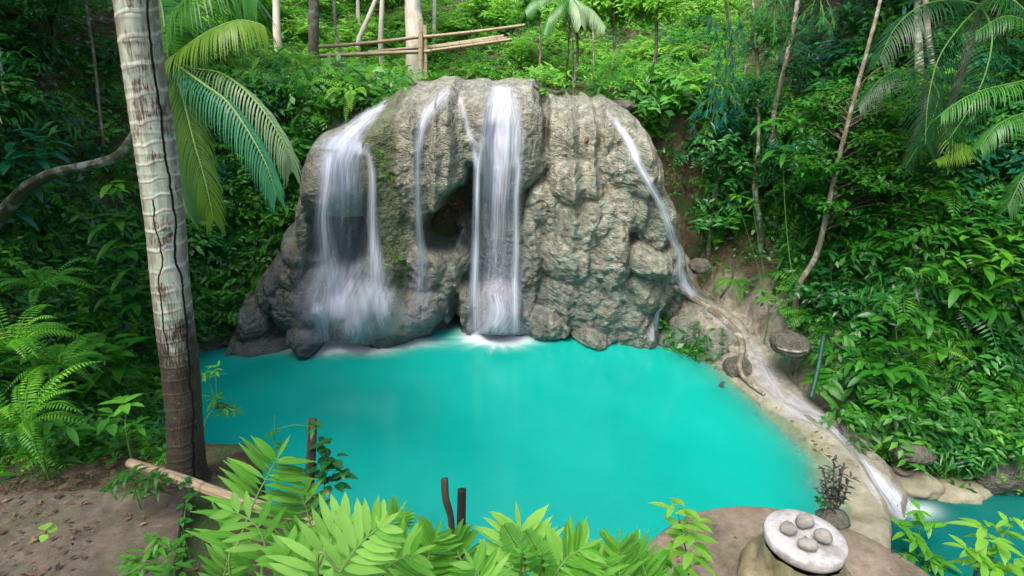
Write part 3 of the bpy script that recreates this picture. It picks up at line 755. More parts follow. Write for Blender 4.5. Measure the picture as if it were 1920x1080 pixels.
for px, py, z, rx, ry, rz, rot, mat, lab in [
    (1300, 625, .25, .62, .5, .62, .3, 'wall', 'big rounded pale boulder at the pool edge under the ridge'),
    (1350, 650, .22, .50, .42, .42, -.4, 'wall', 'pale pitted boulder on the ridge between pool and stream'),
    (1262, 560, .7, .34, .35, .55, .2, 'rock', 'dark mossy boulder behind the tiny spout'),
    (1385, 690, .12, .28, .34, .22, .1, 'rock', 'knobbly low boulder where the ridge meets the weir'),
    (1312, 500, 1.9, .24, .24, .18, .1, 'rock', 'small grey boulder above the narrow cascade foot'),
    (1480, 645, 1.0, .36, .40, .20, -.2, 'rock', 'flat layered boulder gripped by a root'),
    (1250, 640, .05, .22, .25, .25, .2, 'wall', 'small wet boulder at the pool edge by the spout'),
    (1612, 812, -.05, .45, .3, .2, .7, 'rock', 'low dark boulder on the outer bank of the stream'),
    (1712, 850, -.1, .32, .25, .16, .1, 'rock', 'damp boulder under the exposed roots'),
    (1790, 915, -.85, .6, .35, .16, .1, 'rim', 'pale flat boulder at the edge of the lower pool'),
    (1880, 885, -.6, .6, .4, .36, .3, 'rock', 'brown boulder at the foot of the fern bank'),
    (1700, 905, -.75, .5, .3, .22, -.4, 'rim', 'pale smooth boulder beside the weir spillway'),
    (520, 625, .15, .45, .3, .24, .5, 'rock', 'dark low boulder at the far end of the pool'),
    (455, 632, .1, .60, .3, .26, .2, 'rock', 'long brown boulder lying at the pool edge under the bank'),
    (405, 640, .1, .4, .3, .2, .9, 'rock', 'small dark boulder at the corner of the pool under the ferns'),
    (985, 166, 6.0, .30, .3, .10, .2, 'rock', 'low wet boulder on top of the rock wall'),
    (1165, 200, 5.5, .28, .3, .14, .9, 'rock', 'mossy boulder on the right shoulder of the rock wall'),
    (788, 184, 5.82, .36, .3, .12, 0, 'rock', 'flat green mossy boulder on the left crest of the rock wall'),
]:
    boulder(tuple(Pz(px, py, z) if z < 5 else Py(px, py, 14.2)), rx, ry, rz, rot, lab, mat)
def curve_px(pts, z=None, step=6):
    """pts (px, py, depth t or None) -> 3-D points on the ground where depth is None"""
    out = []
    for p in pts: out.append(tuple(P(*p)))
    return catmull(out, step)
def scene_hit(px, py, bvs=None):
    d = ray(px, py); best = None
    for b in (bvs or SCENE_BV):
        h = b.ray_cast(CAM, d.normalized())
        if h[0] is not None and (best is None or h[3] < best[1]): best = (h[0], h[3], h[1])
    return best
def root(pts, rad, mat, label, lift=.03, name='root', cat='root', n=8, wob=.25):
    """lies along whatever the scene shows at those points"""
    Q = []
    for px, py in catmull(pts, 5):
        h = scene_hit(px, py)
        Q.append(h[0]+Vector((0, -.02, lift)))
    Q = [Vector(q) for q in Q]
    for _ in range(3): Q = [Q[0]]+[(a+b*2+c)/4 for a, b, c in zip(Q[:-2], Q[1:-1], Q[2:])]+[Q[-1]]
    r = np.interp(np.linspace(0, 1, len(Q)), np.linspace(0, 1, len(rad)), rad)
    g = Geo(); tube(g, Q, r, n, .4, wob=wob, seed=len(label))
    return tag(g.build(name, M[mat]), label, cat)
root([(1262, 540), (1300, 562), (1345, 592), (1380, 625), (1392, 655), (1384, 690), (1400, 718), (1432, 742)], [.05, .09, .10, .09, .07, .06, .05, .03], 'bark', 'thick pale root winding down the ridge between pool and stream', .04)
root([(1455, 655), (1478, 662), (1510, 662), (1535, 645)], [.02, .03, .03, .015], 'bark', 'thin root curled round the flat layered boulder', .05)
root([(1655, 810), (1668, 850), (1680, 885), (1700, 892), (1720, 880)], [.05, .05, .06, .04, .02], 'bark', 'forked brown root reaching down to the stream bank', .05)
root([(1350, 560), (1375, 520), (1372, 480)], [.02, .03, .02], 'bark3', 'dark root on the bare earth right of the cascade', .03)
# the stream behind the weir
W, dn, uv = ribbon('s', [(1296, 550, 26, 1.2), (1320, 572, 28, .6), (1352, 600, 30, .42), (1388, 630, 34, .36), (1418, 665, 36, .32), (1434, 700, 42, .35), (1462, 742, 52, .42), (1500, 768, 56, .6), (1545, 795, 44, .7), (1582, 828, 34, .5), (1612, 862, 30, .45), (1636, 893, 34, 1.1), (1655, 915, 46, 1.6), (1680, 940, 62, 1.7), (1702, 962, 70, 1.3), (1715, 980, 60, .6)],
    nv=150, nu=20, off=.03, bv=SCENE_BV, free=False, parent='low', edge=.3)
tag(mesh_obj('stream', W.reshape(-1, 3), grid_faces(W.shape[0], W.shape[1]), M['silk'], attrs={'dens': dn.ravel()}, uv=uv.reshape(-1, 2)), 'shallow white stream running behind the weir into the lower pool', kind='structure')
# ================================================================ PLATFORM AND TABLE
def circle3(a, b, c):
    ax, ay, bx, by, cx, cy = a.x, a.y, b.x, b.y, c.x, c.y
    d = 2*(ax*(by-cy)+bx*(cy-ay)+cx*(ay-by))
    ux = ((ax*ax+ay*ay)*(by-cy)+(bx*bx+by*by)*(cy-ay)+(cx*cx+cy*cy)*(ay-by))/d
    uy = ((ax*ax+ay*ay)*(cx-bx)+(bx*bx+by*by)*(ax-cx)+(cx*cx+cy*cy)*(bx-ax))/d
    return ux, uy, math.hypot(ax-ux, ay-uy)
PZ = .95
cx, cy_, cr = circle3(Pz(1225, 1010, PZ), Pz(1400, 946, PZ), Pz(1735, 1068, PZ))
def lathe(g, prof, cx, cy, n=96, wob=0., seed=0, tint=0., close=True):
    V = []; U = []
    for r, z in prof:
        for k in range(n+1):
            a = 2*math.pi*k/n
            rr = r*(1+wob*float(fbm(math.cos(a)*2+seed, math.sin(a)*2, z*3, 3, seed)))
            V.append((cx+rr*math.cos(a), cy+rr*math.sin(a), z)); U.append((k/n, z))
    g.add(V, grid_faces(len(prof), n+1), tint, np.array(U))
g = Geo(); lathe(g, [(cr*.97, -1.6), (cr*.985, .2), (cr*.99, PZ-.10), (cr*1.0, PZ-.04), (cr*.995, PZ-.01), (cr*.98, PZ), (cr*.8, PZ+.004), (cr*.6, PZ), (cr*.4, PZ+.005), (cr*.2, PZ), (.01, PZ)], cx, cy_, 128, .02, 3)
o = tag(g.build('viewing_platform', M['deck']), 'round brown concrete platform jutting over the pool', 'platform')
SCENE_BV.append(bvh_of(*g.arr()[:2]))
tz = 1.55
tc = Pz(1510, 1004, tz); tl_, tr_ = Pz(1433, 1004, tz), Pz(1589, 1004, tz); trad = (tr_-tl_).length/2*.92
root_t = empty('stone_table', (tc.x, tc.y, PZ))
tag(root_t, 'round whitewashed stone table on a rough mossy pedestal', 'table')
g = Geo(); lathe(g, [(.02, tz-.12-PZ), (trad*.9, tz-.12-PZ), (trad*.985, tz-.10-PZ), (trad, tz-.07-PZ), (trad*.995, tz-.02-PZ), (trad*.97, tz-PZ), (trad*.7, tz+.006-PZ), (trad*.4, tz-PZ-.004), (trad*.2, tz-PZ-.012), (.01, tz-PZ-.012)], 0, 0, 96, .012, 8)
g.build('table_top', M['tablestone'], root_t)
g = Geo(); lathe(g, [(.60, 0.002), (.585, .10), (.55, .17), (.50, .19), (.44, .2), (.42, .30), (.40, .4), (.37, tz-.12-PZ)], -.03, -.05, 96, .10, 18)
V_, F_, T_, U_ = g.arr(); V_[:, 0] += .05*fbm(V_[:, 0]*7, V_[:, 1]*7, V_[:, 2]*7, 3, 6); V_[:, 1] += .05*fbm(V_[:, 0]*7+9, V_[:, 1]*7, V_[:, 2]*7, 3, 6)
mesh_obj('pedestal', V_, F_, M['pedestal'], root_t)
SCENE_BV.append(bvh_of(V_+np.array([tc.x, tc.y, PZ]), F_))
for i, (px, py) in enumerate([(1481, 990), (1510, 977), (1545, 1005), (1514, 1020)]):
    q = Pz(px, py, tz+.07)
    W_, Fq = boulder_geo(.082, .077, .066, 90+i, .10, 3)
    tag(mesh_obj('round_stone', W_, Fq, M['pebble'], loc=(q.x, q.y, tz+.062)), ['round grey stone on the left of the table top', 'round grey stone at the back of the table top', 'round grey stone on the right of the table top', 'round grey stone at the front of the table top'][i], 'stone', 'round stones on the table')
    SCENE_BV.append(bvh_of(W_+np.array([q.x, q.y, tz+.062]), Fq))
# ================================================================ PATH SLABS, POLE, POSTS
def slab(name, pts, z, th, mat, label, seed):
    Q = [Pz(x, y, z) for x, y in pts]
    c = sum(Q, Vector())/len(Q)
    ring = []
    for a, b in zip(Q, Q[1:]+Q[:1]):
        for t_ in np.linspace(0, 1, 24, endpoint=False): ring.append(a.lerp(b, float(t_)))
    R_ = np.array([tuple(q) for q in ring]); 
    R_[:, 0] += .025*fbm(R_[:, 0]*5, R_[:, 1]*5, 0, 3, seed); R_[:, 1] += .025*fbm(R_[:, 0]*5+7, R_[:, 1]*5, 0, 3, seed)
    m = len(R_); R_ = np.vstack([R_, R_[:1]]); C_ = np.array(tuple(c))
    rows = [R_-[0, 0, th], R_-[0, 0, .03]]
    for s_ in (.992, .985, .9, .75, .6, .45, .3, .15, .01):
        q = C_+(R_-C_)*s_; q[:, 2] = z+(.0 if s_ < .99 else -.006)+.014*fbm(q[:, 0]*2, q[:, 1]*2, 0, 4, seed+2)*(s_ < .98); rows.append(q)
    V_ = np.vstack(rows); Fq = grid_faces(len(rows), m+1)
    o = mesh_obj(name, V_, Fq, M[mat]); SCENE_BV.append(bvh_of(V_, Fq)); return tag(o, label, 'concrete slab')
slab('path_slab', [(-160, 905), (20, 922), (180, 915), (352, 916), (338, 1000), (318, 1100), (280, 1300), (-260, 1300)], 3.22, .25, 'slab', 'large worn concrete slab of the path beside the palm', 3)
slab('path_slab', [(365, 955), (500, 972), (540, 1020), (520, 1300), (290, 1300), (335, 1090)], 3.05, .3, 'slab', 'lower narrow concrete slab past the mossy gap', 13)
def stick(name, pts, rad, mat, label, cat, n=10, wob=.1, hollow=False):
    g = Geo(); Q = catmull([tuple(P(*p)) for p in pts], 6); r = np.interp(np.linspace(0, 1, len(Q)), np.linspace(0, 1, len(rad)), rad)
    tube(g, Q, r, n, .4, wob=wob, seed=len(label)); SCENE_BV.append(bvh_of(*g.arr()[:2]))
    return tag(g.build(name, M[mat]), label, cat)
stick('bamboo_pole', [(243, 868, 4.05), (330, 896, 3.85), (430, 932, 3.65), (520, 958, 3.5), (640, 1000, 3.3)], [.034, .038, .036, .034, .03], 'oldpole', 'fallen weathered bamboo pole lying in front of the palm foot', 'pole', 14, .06)
stick('wooden_post', [(586, 785, 4.3), (584, 850, 4.3), (578, 960, 4.35), (574, 1060, 4.35)], [.032, .036, .04], 'post', 'thick dark post standing among the ginger leaves', 'post', 12, .14)
stick('wooden_post', [(834, 897, 4.2), (836, 935, 4.2), (846, 975, 4.2), (848, 1040, 4.2), (846, 1180, 4.2)], [.024, .027, .024, .028], 'post', 'crooked peeling post, taller of the middle pair', 'post', 12, .22)
stick('wooden_post', [(866, 917, 4.15), (865, 970, 4.15), (864, 1050, 4.15), (864, 1180, 4.15)], [.034, .037, .037], 'plank', 'straight black post, shorter of the middle pair', 'post', 6, .06)
stick('bamboo_pipe', [(1545, 628, 10.6), (1534, 690, 10.3), (1520, 748, 10.1)], [.036, .04, .04], 'greenpipe', 'blue green bamboo pipe leaning on the right bank', 'pipe', 12, .03)
stick('bamboo_pipe', [(1848, 1040, 4.6), (1832, 1110, 4.6)], [.05, .05], 'greenpipe', 'short blue green pipe end among the bottom right leaves', 'pipe', 12, .03)
# mossy branch reaching out behind the palm
stick('mossy_branch', [(-30, 440, 8.0), (30, 372, 7.8), (60, 345, 7.6), (110, 322, 7.4), (170, 310, 7.3), (215, 295, 7.2), (240, 268, 7.2), (262, 225, 7.2)], [.11, .09, .075, .065, .06, .055, .045, .03], 'mossbark', 'crooked mossy branch with pale lichen behind the palm', 'branch', 12, .2)
# ================================================================ BRIDGE
def bseg(g, a, b, r0, r1=None, n=12, sag=0.):
    a, b = Vector(a), Vector(b); r1 = r1 or r0; Q = []; R_ = []
    m = 60; L = (b-a).length
    for i in range(m+1):
        t_ = i/m; q = a.lerp(b, t_); q.z -= sag*4*t_*(1-t_); Q.append(q)
        nod = abs(((t_*L*2.6) % 1)-.5)*2
        R_.append((r0+(r1-r0)*t_)*(1+.10*(nod > .9)))
    tube(g, Q, R_, n, .4)
br = empty('bamboo_footbridge', tuple(P(795, 140, 17.6)))
tag(br, 'bamboo footbridge with a single handrail above the falls', 'footbridge')
def bpart(name, segs):
    g = Geo()
    for s_ in segs: bseg(g, *s_)
    V_, Fq, T_, U_ = g.arr(); V_ = V_-np.array(br.location); o = mesh_obj(name, V_, Fq, M['bamboo'], br, attrs={'tint': T_}, uv=U_); return o
def PP(px, py, t): return tuple(P(px, py, t))
bpart('handrail', [(PP(598, 88, 17.8), PP(795, 68, 17.4), .055, .05, 12, .03), (PP(790, 70, 17.4), PP(985, 47, 17.2), .055, .045, 12, .02)])
for a, b, r in (((690, 98), (800, 88), .05), ((600, 105), (810, 96), .06), ((795, 90), (945, 68), .055), ((795, 97), (960, 74), .05), ((795, 92), (950, 72), .055)):
    dd = {98: 18.0, 105: 17.6, 90: 18.0, 97: 17.5, 92: 17.8}[a[1]]
    bpart('deck_pole', [(PP(*a, dd), PP(*b, dd-.2), r, r, 12, .0)])
bpart('post', [(PP(789, 66, 17.3), PP(788, 150, 17.3), .07)])
bpart('post', [(PP(797, 48, 17.45), PP(798, 150, 17.45), .065)])
bpart('post', [(PP(790, 38, 17.6), PP(791, 90, 17.6), .06)])
# ================================================================ THE COCONUT PALM IN FRONT
cpt = [(352, 905, 4.42), (350, 880, 4.36), (346, 800, 4.2), (339, 700, 4.03), (328, 600, 3.87), (317, 500, 3.71), (308, 400, 3.56), (295, 300, 3.42), (280, 200, 3.29), (266, 100, 3.16), (254, 0, 3.03)]
Q = [P(*p) for p in cpt]
top = Q[-1]; up_ = (Q[-1]-Q[-3]).normalized()
Q += [top+up_*.8+Vector((0, .0, 0)), top+up_*2.2+Vector((.1, .05, 0)), top+up_*4.2+Vector((.3, .2, 0)), top+up_*6.4+Vector((.4, .4, 0))]
rad = [x*.77 for x in (.185, .168, .158, .155, .153, .15, .147, .144, .14, .137, .134, .13, .13, .12, .12)]
def palm_trunk(Q, rad, n=48):
    C = catmull([tuple(q) for q in Q], 40); R_ = np.interp(np.linspace(0, 1, len(C)), np.linspace(0, 1, len(rad)), rad)
    m = len(C); V_ = np.zeros((m, n+1, 3)); U_ = np.zeros((m, n+1, 2)); L = 0
    for i in range(m):
        if i: L += np.linalg.norm(C[i]-C[i-1])
        fr = (L*8.2) % 1.0
        for k in range(n+1):
            a = 2*math.pi*(k/n-.5)-1.0   # u=.5 faces the camera side (-y)
            ph = (L*8.2+.15*math.sin(a)) % 1.0
            ringd = .0025*max(0, 1-abs(ph-.95)/.10) if ph > .5 else .0025*max(0, 1-(ph+.05)/.10)
            r = R_[i]+ringd+.004*float(vnoise(math.cos(a)*2, math.sin(a)*2, L*3))
            r *= 1+.25*math.exp(-L/.12)
            V_[i, k] = (C[i][0]+r*math.cos(a), C[i][1]+r*math.sin(a), C[i][2]); U_[i, k] = (k/n, L)
    return V_, U_, m, n+1
V_, U_, m_, n_ = palm_trunk(Q, rad)
cp = empty('coconut_palm', tuple(Q[1])); tag(cp, 'tall pale ringed coconut palm with a long split and a dark foot', 'palm tree')
mesh_obj('trunk', V_.reshape(-1, 3)-np.array(cp.location), grid_faces(m_, n_), M['palm'], cp, uv=U_.reshape(-1, 2))
PALM_TOP = Q[-1]
SCENE_BV.append(bvh_of(V_[::6].reshape(-1, 3), grid_faces(len(V_[::6]), n_)))
# ================================================================ VEGETATION
M['leaf'] = leaf_mat('leaf', (.010, .060, .008), (.034, .19, .016), (.15, .44, .035))
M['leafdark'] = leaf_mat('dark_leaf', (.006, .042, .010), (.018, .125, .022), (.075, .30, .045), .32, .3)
M['fronddark'] = leaf_mat('shaded_palm_leaf', (.005, .04, .008), (.015, .10, .018), (.05, .22, .04), .4, .35)  # darker copy of the palm leaf, with the shade put into its colour
M['leafteal'] = leaf_mat('blue_green_leaf', (.004, .040, .022), (.010, .12, .060), (.05, .28, .14), .28, .3)
M['leaflime'] = leaf_mat('lime_leaf', (.05, .19, .015), (.15, .40, .035), (.34, .64, .09), .45, .55)
M['fern'] = leaf_mat('fern_leaf', (.014, .09, .006), (.07, .30, .014), (.25, .60, .035), .5, .45)
M['ginger'] = leaf_mat('ginger_leaf', (.02, .13, .008), (.11, .40, .022), (.40, .76, .15), .35, .38, True, .5)
M['frond'] = leaf_mat('palm_leaf', (.010, .06, .008), (.04, .19, .018), (.17, .42, .05), .38, .35)
M['frondteal'] = leaf_mat('teal_palm_leaf', (.015, .10, .04), (.035, .22, .10), (.12, .40, .20), .35, .3)
M['frondsilver'] = leaf_mat('silver_palm_leaf', (.08, .16, .06), (.22, .34, .17), (.45, .55, .36), .4, .3)
M['frondolive'] = leaf_mat('olive_palm_leaf', (.03, .09, .006), (.10, .22, .012), (.26, .42, .05), .42, .45)
M['purple'] = leaf_mat('purple_leaf', (.02, .04, .025), (.05, .055, .055), (.13, .11, .14), .35, .2)
M['stem'] = flat_mat('green_stem', (.06, .14, .02)); M['twig'] = flat_mat('brown_twig', (.09, .06, .035)); M['palestem'] = flat_mat('pale_stem', (.17, .30, .07))
def nrmz(v):
    v = np.asarray(v, float); return v/(np.linalg.norm(v)+1e-9)
LEAF_SHAPE = {'lance': [(0, .08), (.25, .8), (.5, 1), (.78, .66), (1, .03)], 'oval': [(0, .1), (.3, .95), (.62, 1), (.86, .55), (1, .05)],
              'blade': [(0, .5), (.5, 1), (1, .05)], 'quick': [(0, .12), (.45, 1), (1, .04)], 'one': None}
def leaf(g, o, d, up, L, W, shape='quick', fold=.25, droop=.3, tint=.5, wave=0.):
    d = nrmz(d); x = np.cross(d, up); x = nrmz(x) if np.linalg.norm(x) > 1e-4 else np.array([1., 0, 0]); z = np.cross(x, d)
    o = np.asarray(o, float)
    if shape == 'one':
        a = o+d*L*.5-z*L*droop*.15
        V = [o, a+x*W*.5+z*fold*W*.4, o+d*L-z*droop*L*.5, a-x*W*.5+z*fold*W*.4]
        g.add(V, [[0, 1, 2, 3]], tint, np.array([(.5, 0), (1, .5), (.5, 1), (0, .5)])); return
    S = LEAF_SHAPE[shape]; V = []; U = []
    for s, w in S:
        if shape in ('lance', 'oval') and wave: wv = wave*W*math.sin(s*14+L*50)
        else: wv = 0
        c = o+d*L*s-z*(droop*L*s*s*.55)
        ww = W*w*.5; lift = z*(fold*ww)
        V += [c-x*ww+lift+z*wv, c, c+x*ww+lift-z*wv]; U += [(.5-w*.5, s), (.5, s), (.5+w*.5, s)]
    g.add(V, grid_faces(len(S), 3), tint, np.array(U))
UP = np.array([0, 0, 1.])
def rdir(r, zlo=-1, zhi=1):
    a = r.uniform(0, 2*math.pi); z = r.uniform(zlo, zhi); s = math.sqrt(max(0, 1-z*z)); return np.array([s*math.cos(a), s*math.sin(a), z])
def shrub_geo(seed, R=.5, hgt=.7, ntw=26, nl=9, L=.11, W=.045, shape='quick', droop=.5, gs=None):
    r = random.Random(seed); g = Geo()
    for k in range(ntw):
        d = rdir(r, -.1, 1); rad = R*r.uniform(.55, 1.1)
        e = np.array([d[0]*rad, d[1]*rad, hgt*.35+d[2]*rad*hgt/R*.65]); b = np.array([0, 0, r.uniform(0, .3)*hgt])
        tn = r.gauss(.42, .16)
        if gs is not None and k % 2 == 0: tube(gs, [b, b+(e-b)*.5+np.array([0, 0, .06]), e], [.008, .006, .003], 4, .4, False)
        for i in range(nl):
            s = .35+.7*(i+1)/nl
            p = b+(e-b)*s+np.array([0, 0, .22*R*math.sin(s*2.4)])-np.array([0, 0, .25*R*s*s])
            side = 1 if i % 2 else -1
            dd = nrmz((e-b)*.5/np.linalg.norm(e-b)+side*.9*nrmz(np.cross(e-b, UP))+np.array([r.uniform(-.4, .4), r.uniform(-.4, .4), r.uniform(-.5, .25)]))
            leaf(g, p, dd, UP+rdir(r)*.35, L*r.uniform(.6, 1.25), W*r.uniform(.8, 1.2), shape, .3, droop*r.uniform(.5, 1.5), min(1, max(0, tn+r.gauss(0, .08)+.10*(s-.6))))
    return g
def fern_geo(seed, n=9, L=.65, pairs=18, pw=.02, pl=.15, lift=.9, droop=.9):
    r = random.Random(seed); g = Geo()
    for k in range(n):
        a = 2*math.pi*k/n+r.uniform(-.35, .35); l = L*r.uniform(.65, 1.1); el = lift*r.uniform(.6, 1.2); tn = r.gauss(.45, .12)
        h = np.array([math.cos(a), math.sin(a), 0]); prev = np.zeros(3); P_ = []
        for i in range(pairs+1):
            s = i/pairs; P_.append(h*l*s*.95+UP*(el*l*s-droop*l*s*s))
        for i in range(1, pairs+1):
            s = i/pairs; t_ = nrmz(P_[i]-P_[i-1]); x = nrmz(np.cross(t_, UP))
            ln = pl*l/L*(math.sin(math.pi*min(1, .12+s*.9))**.8)
            for sd in (-1, 1):
                leaf(g, P_[i], x*sd+t_*.35-UP*.12, np.cross(x, t_), ln*r.uniform(.9, 1.1), pw*1.1, 'one', .2, .5, min(1, max(0, tn+r.gauss(0, .04)+.15*s)))
        tube(g, P_[::4]+[P_[-1]], .004, 3, .25, False)
    return g
def frond(g, gs, pts, ln, pairs=46, W=.028, hang=.9, tint=.5, seed=0, rw=.018, side=None, fwd=.45, taper=1.):
    """pinnate palm frond along 3-D pts; leaflets hang"""
    r = random.Random(seed); C = catmull([tuple(p) for p in pts], 12); m = len(C)
    for i in range(pairs):
        s = .08+.92*i/(pairs-1); f = s*(m-1); a = int(min(f, m-2)); q = C[a]+(C[a+1]-C[a])*(f-a); t_ = nrmz(C[a+1]-C[a])
        x = nrmz(np.cross(t_, UP)) if side is None else nrmz(np.array(side)-t_*np.dot(side, t_))
        l = ln*(math.sin(math.pi*(.16+.74*s))**.7)*taper*r.uniform(.9, 1.08)
        for sd in (-1, 1):
            d = nrmz(x*sd*1.0+t_*fwd*(.6+s*1.1)-UP*hang*.25+rdir(r)*.06); z = nrmz(np.cross(x, t_))
            V = []; U = []
            n = 5
            for k in range(n+1):
                u = k/n; c = q+d*l*u*(1-.25*hang*u)-UP*hang*l*.55*u*u
                w = W*.5*(1-u**2.2)*(.55+.45*min(1, u*5))+.0008
                wx = nrmz(np.cross(d, z))
                V += [c-wx*w, c+wx*w]; U += [(0, u), (1, u)]
            g.add(V, grid_faces(n+1, 2), min(1, max(0, tint+r.gauss(0, .07))), np.array(U))
    tube(gs, C, np.linspace(rw, rw*.25, m), 6, .6, False)
ALLVEG = 0
PR = {}
def proto(key, mk, n):
    PR[key] = [mk(i) for i in range(n)]
    out = []
    return PR[key]
MESH = {}
def plant(kind, variant, loc, scale, rz, name, label, cat, group, mat, tilt=None):
    """one plant = one top-level object; variants share mesh data"""
    k = (kind, variant % len(PR[kind]), mat)
    if k not in MESH:
        V_, Fq, T_, U_ = PR[kind][k[1]].arr()
        o = mesh_obj(name, V_, Fq, M[mat], attrs={'tint': T_}, uv=U_); MESH[k] = o.data
    else:
        o = bpy.data.objects.new(name, MESH[k]); COL.objects.link(o)
    o.location = loc; o.scale = (scale,)*3
    R = Matrix.Rotation(rz, 4, 'Z')
    if tilt is not None:
        t_ = Vector(tilt).normalized(); R = Vector((0, 0, 1)).rotation_difference(t_).to_matrix().to_4x4() @ R
    o.rotation_euler = R.to_euler()
    return tag(o, label, cat, group)
proto('leafy', lambda i: shrub_geo(100+i, .5, .6, 30, 9, .12, .05), 5)
proto('small', lambda i: shrub_geo(200+i, .5, .5, 46, 12, .065, .026), 5)
proto('big', lambda i: shrub_geo(300+i, .5, .55, 16, 7, .23, .085, 'lance', .8), 5)
proto('long', lambda i: shrub_geo(400+i, .5, .5, 26, 9, .17, .035, 'quick', 1.0), 4)
proto('fern', lambda i: fern_geo(500+i), 5)
proto('fineferny', lambda i: fern_geo(600+i, 22, .6, 22, .013, .085, 1.5, 1.1), 4)
# ---- masses of ground cover nobody could count
def clump(seed, n, R, L, W, h, shape='one'):
    r = random.Random(seed); g = Geo()
    for _ in range(n):
        d = rdir(r, -.1, .8); p = np.array([r.gauss(0, R*.5), r.gauss(0, R*.5), r.uniform(0, h)])
        leaf(g, p, d, UP+rdir(r)*.6, L*r.uniform(.5, 1.3), W*r.uniform(.8, 1.2), shape, .3, .6, min(1, max(0, r.gauss(.42, .16))))
    return g
CL = {'a': [clump(i, 16, .16, .075, .032, .14) for i in range(6)], 'b': [clump(20+i, 14, .18, .12, .045, .22) for i in range(6)],
      'f': [fern_geo(50+i, 5, .32, 10, .017, .075) for i in range(5)], 'L': [clump(70+i, 12, .3, .5, .2, .5) for i in range(4)]}
def normal_frame(n, rz):
    n = Vector(n); n = (n+Vector((0, 0, .6))).normalized()
    return Vector((0, 0, 1)).rotation_difference(n).to_matrix().to_4x4() @ Matrix.Rotation(rz, 4, 'Z')
def clear(q, wall=True):
    """False where nothing grows: pool, stream, rock, platform"""
    x, y, z = q
    if y < 14.3 and z < .0 and not (x > 6.2): return False
    if z < -.75: return False
    X1, Y1 = np.array([x]), np.array([y])
    if polyline(CHAN, X1, Y1)[0][0] < .75 and y < 14: return False
    if -4.7 < x < 3.2 and 11 < y < 15.6 and z < 5.5: return False
    if -4.1 < x < -1.0 and y < 3.9: return False
    return True
r0 = random.Random(5)
BARE = [(1235, 200, 1330, 570, .9), (1325, 440, 1480, 720, .85), (1480, 590, 1640, 770, .45), (1690, 480, 1900, 780, .35), (20, 20, 330, 400, .6)]
def scatter_px(n, box, bvs=None, rr=r0):
    """points of the ground seen inside a region of the view"""
    out = []
    for _ in range(n*3):
        if len(out) >= n: break
        px, py = rr.uniform(box[0], box[2]), rr.uniform(box[1], box[3])
        h = BG.ray_cast(CAM, ray(px, py).normalized())
        if h[0] is None or not clear(h[0]): continue
        if any(a < px < c and b < py < d and rr.random() < f for a, b, c, d, f in BARE): continue
        w = BW.ray_cast(CAM, ray(px, py).normalized())
        if w[0] is not None and w[3] < h[3]: continue
        out.append((h[0], h[1], px, py))
    return out
def cover(name, label, kinds, mat, boxes):
    g = Geo()
    for (n, box, s0, s1) in boxes:
        for q, nn, px, py in scatter_px(n, box):
            p = q+Vector(nn)*.0
            k = r0.choice(kinds); m = normal_frame(nn, r0.uniform(0, 6.28)); s = r0.uniform(s0, s1)
            Mx = Matrix.Translation(p) @ m @ Matrix.Scale(s, 4)
            g.merge(r0.choice(CL[k]), Mx, r0.gauss(0, .05))
    return tag(g.build(name, M[mat]), label, kind='stuff')
cover('undergrowth', 'small leafy ground cover on the banks', ['a', 'b', 'a'], 'leaf',
      [(900, (-200, 560, 330, 930), .7, 1.3), (1500, (-200, -60, 760, 640), .9, 2.0), (2600, (1200, -60, 2150, 900), .9, 2.0), (1000, (380, -60, 1400, 190), 1.6, 3.5), (160, (340, 930, 700, 1070), .4, .8)])
cover('fern_cover', 'low ferns mixed through the banks', ['f'], 'fern',
      [(260, (-200, 600, 330, 900), .7, 1.3), (700, (-200, -60, 760, 620), 1., 2.2), (900, (1200, 0, 2150, 890), 1., 2.2), (500, (400, -60, 1400, 180), 2, 4)])
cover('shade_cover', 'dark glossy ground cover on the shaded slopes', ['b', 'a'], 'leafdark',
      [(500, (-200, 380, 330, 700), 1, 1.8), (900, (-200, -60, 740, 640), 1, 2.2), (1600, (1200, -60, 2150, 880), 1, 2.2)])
# fallen leaves
def litter():
    g = Geo()
    boxes = [(900, (-150, 640, 340, 925)), (420, (-150, 915, 560, 1090)), (260, (-100, 915, 160, 1090)), (260, (1240, 380, 1920, 880)), (350, (0, 0, 320, 640)), (40, (1230, 940, 1760, 1080))]
    for n, b in boxes:
        for _ in range(n):
            px, py = r0.uniform(b[0], b[2]), r0.uniform(b[1], b[3])
            h = scene_hit(px, py)
            if h is None or h[0].z < -.3: continue
            if h[2].z < 0: h = (h[0], h[1], -h[2])
            if h[2].z < (.25 if h[0].y > 5 else .6): continue
            if 3.0 < h[0].y and h[0].z > 1.3 and h[0].x > 1: continue
            if 318 < px < 400 and py < 900: continue
            on = h[0].y < 4.4 and -4.2 < h[0].x < -1.2
            if on and r0.random() > (.32 if px < 170 else .13): continue
            s = r0.uniform(.015, .06)**1.0*(1 if h[0].y < 7 else 1.6)
            z = Vector(h[2]); d = rdir(r0, -.1, .15)
            leaf(g, h[0]+z*.012, d, np.array(z)+rdir(r0)*.2, s, s*.45, 'quick', .5, -.3, min(1, max(0, r0.gauss(.4, .25))))
    return tag(g.build('leaf_litter', M['deadleaf']), 'brown fallen leaves on the ground', kind='stuff')
litter()
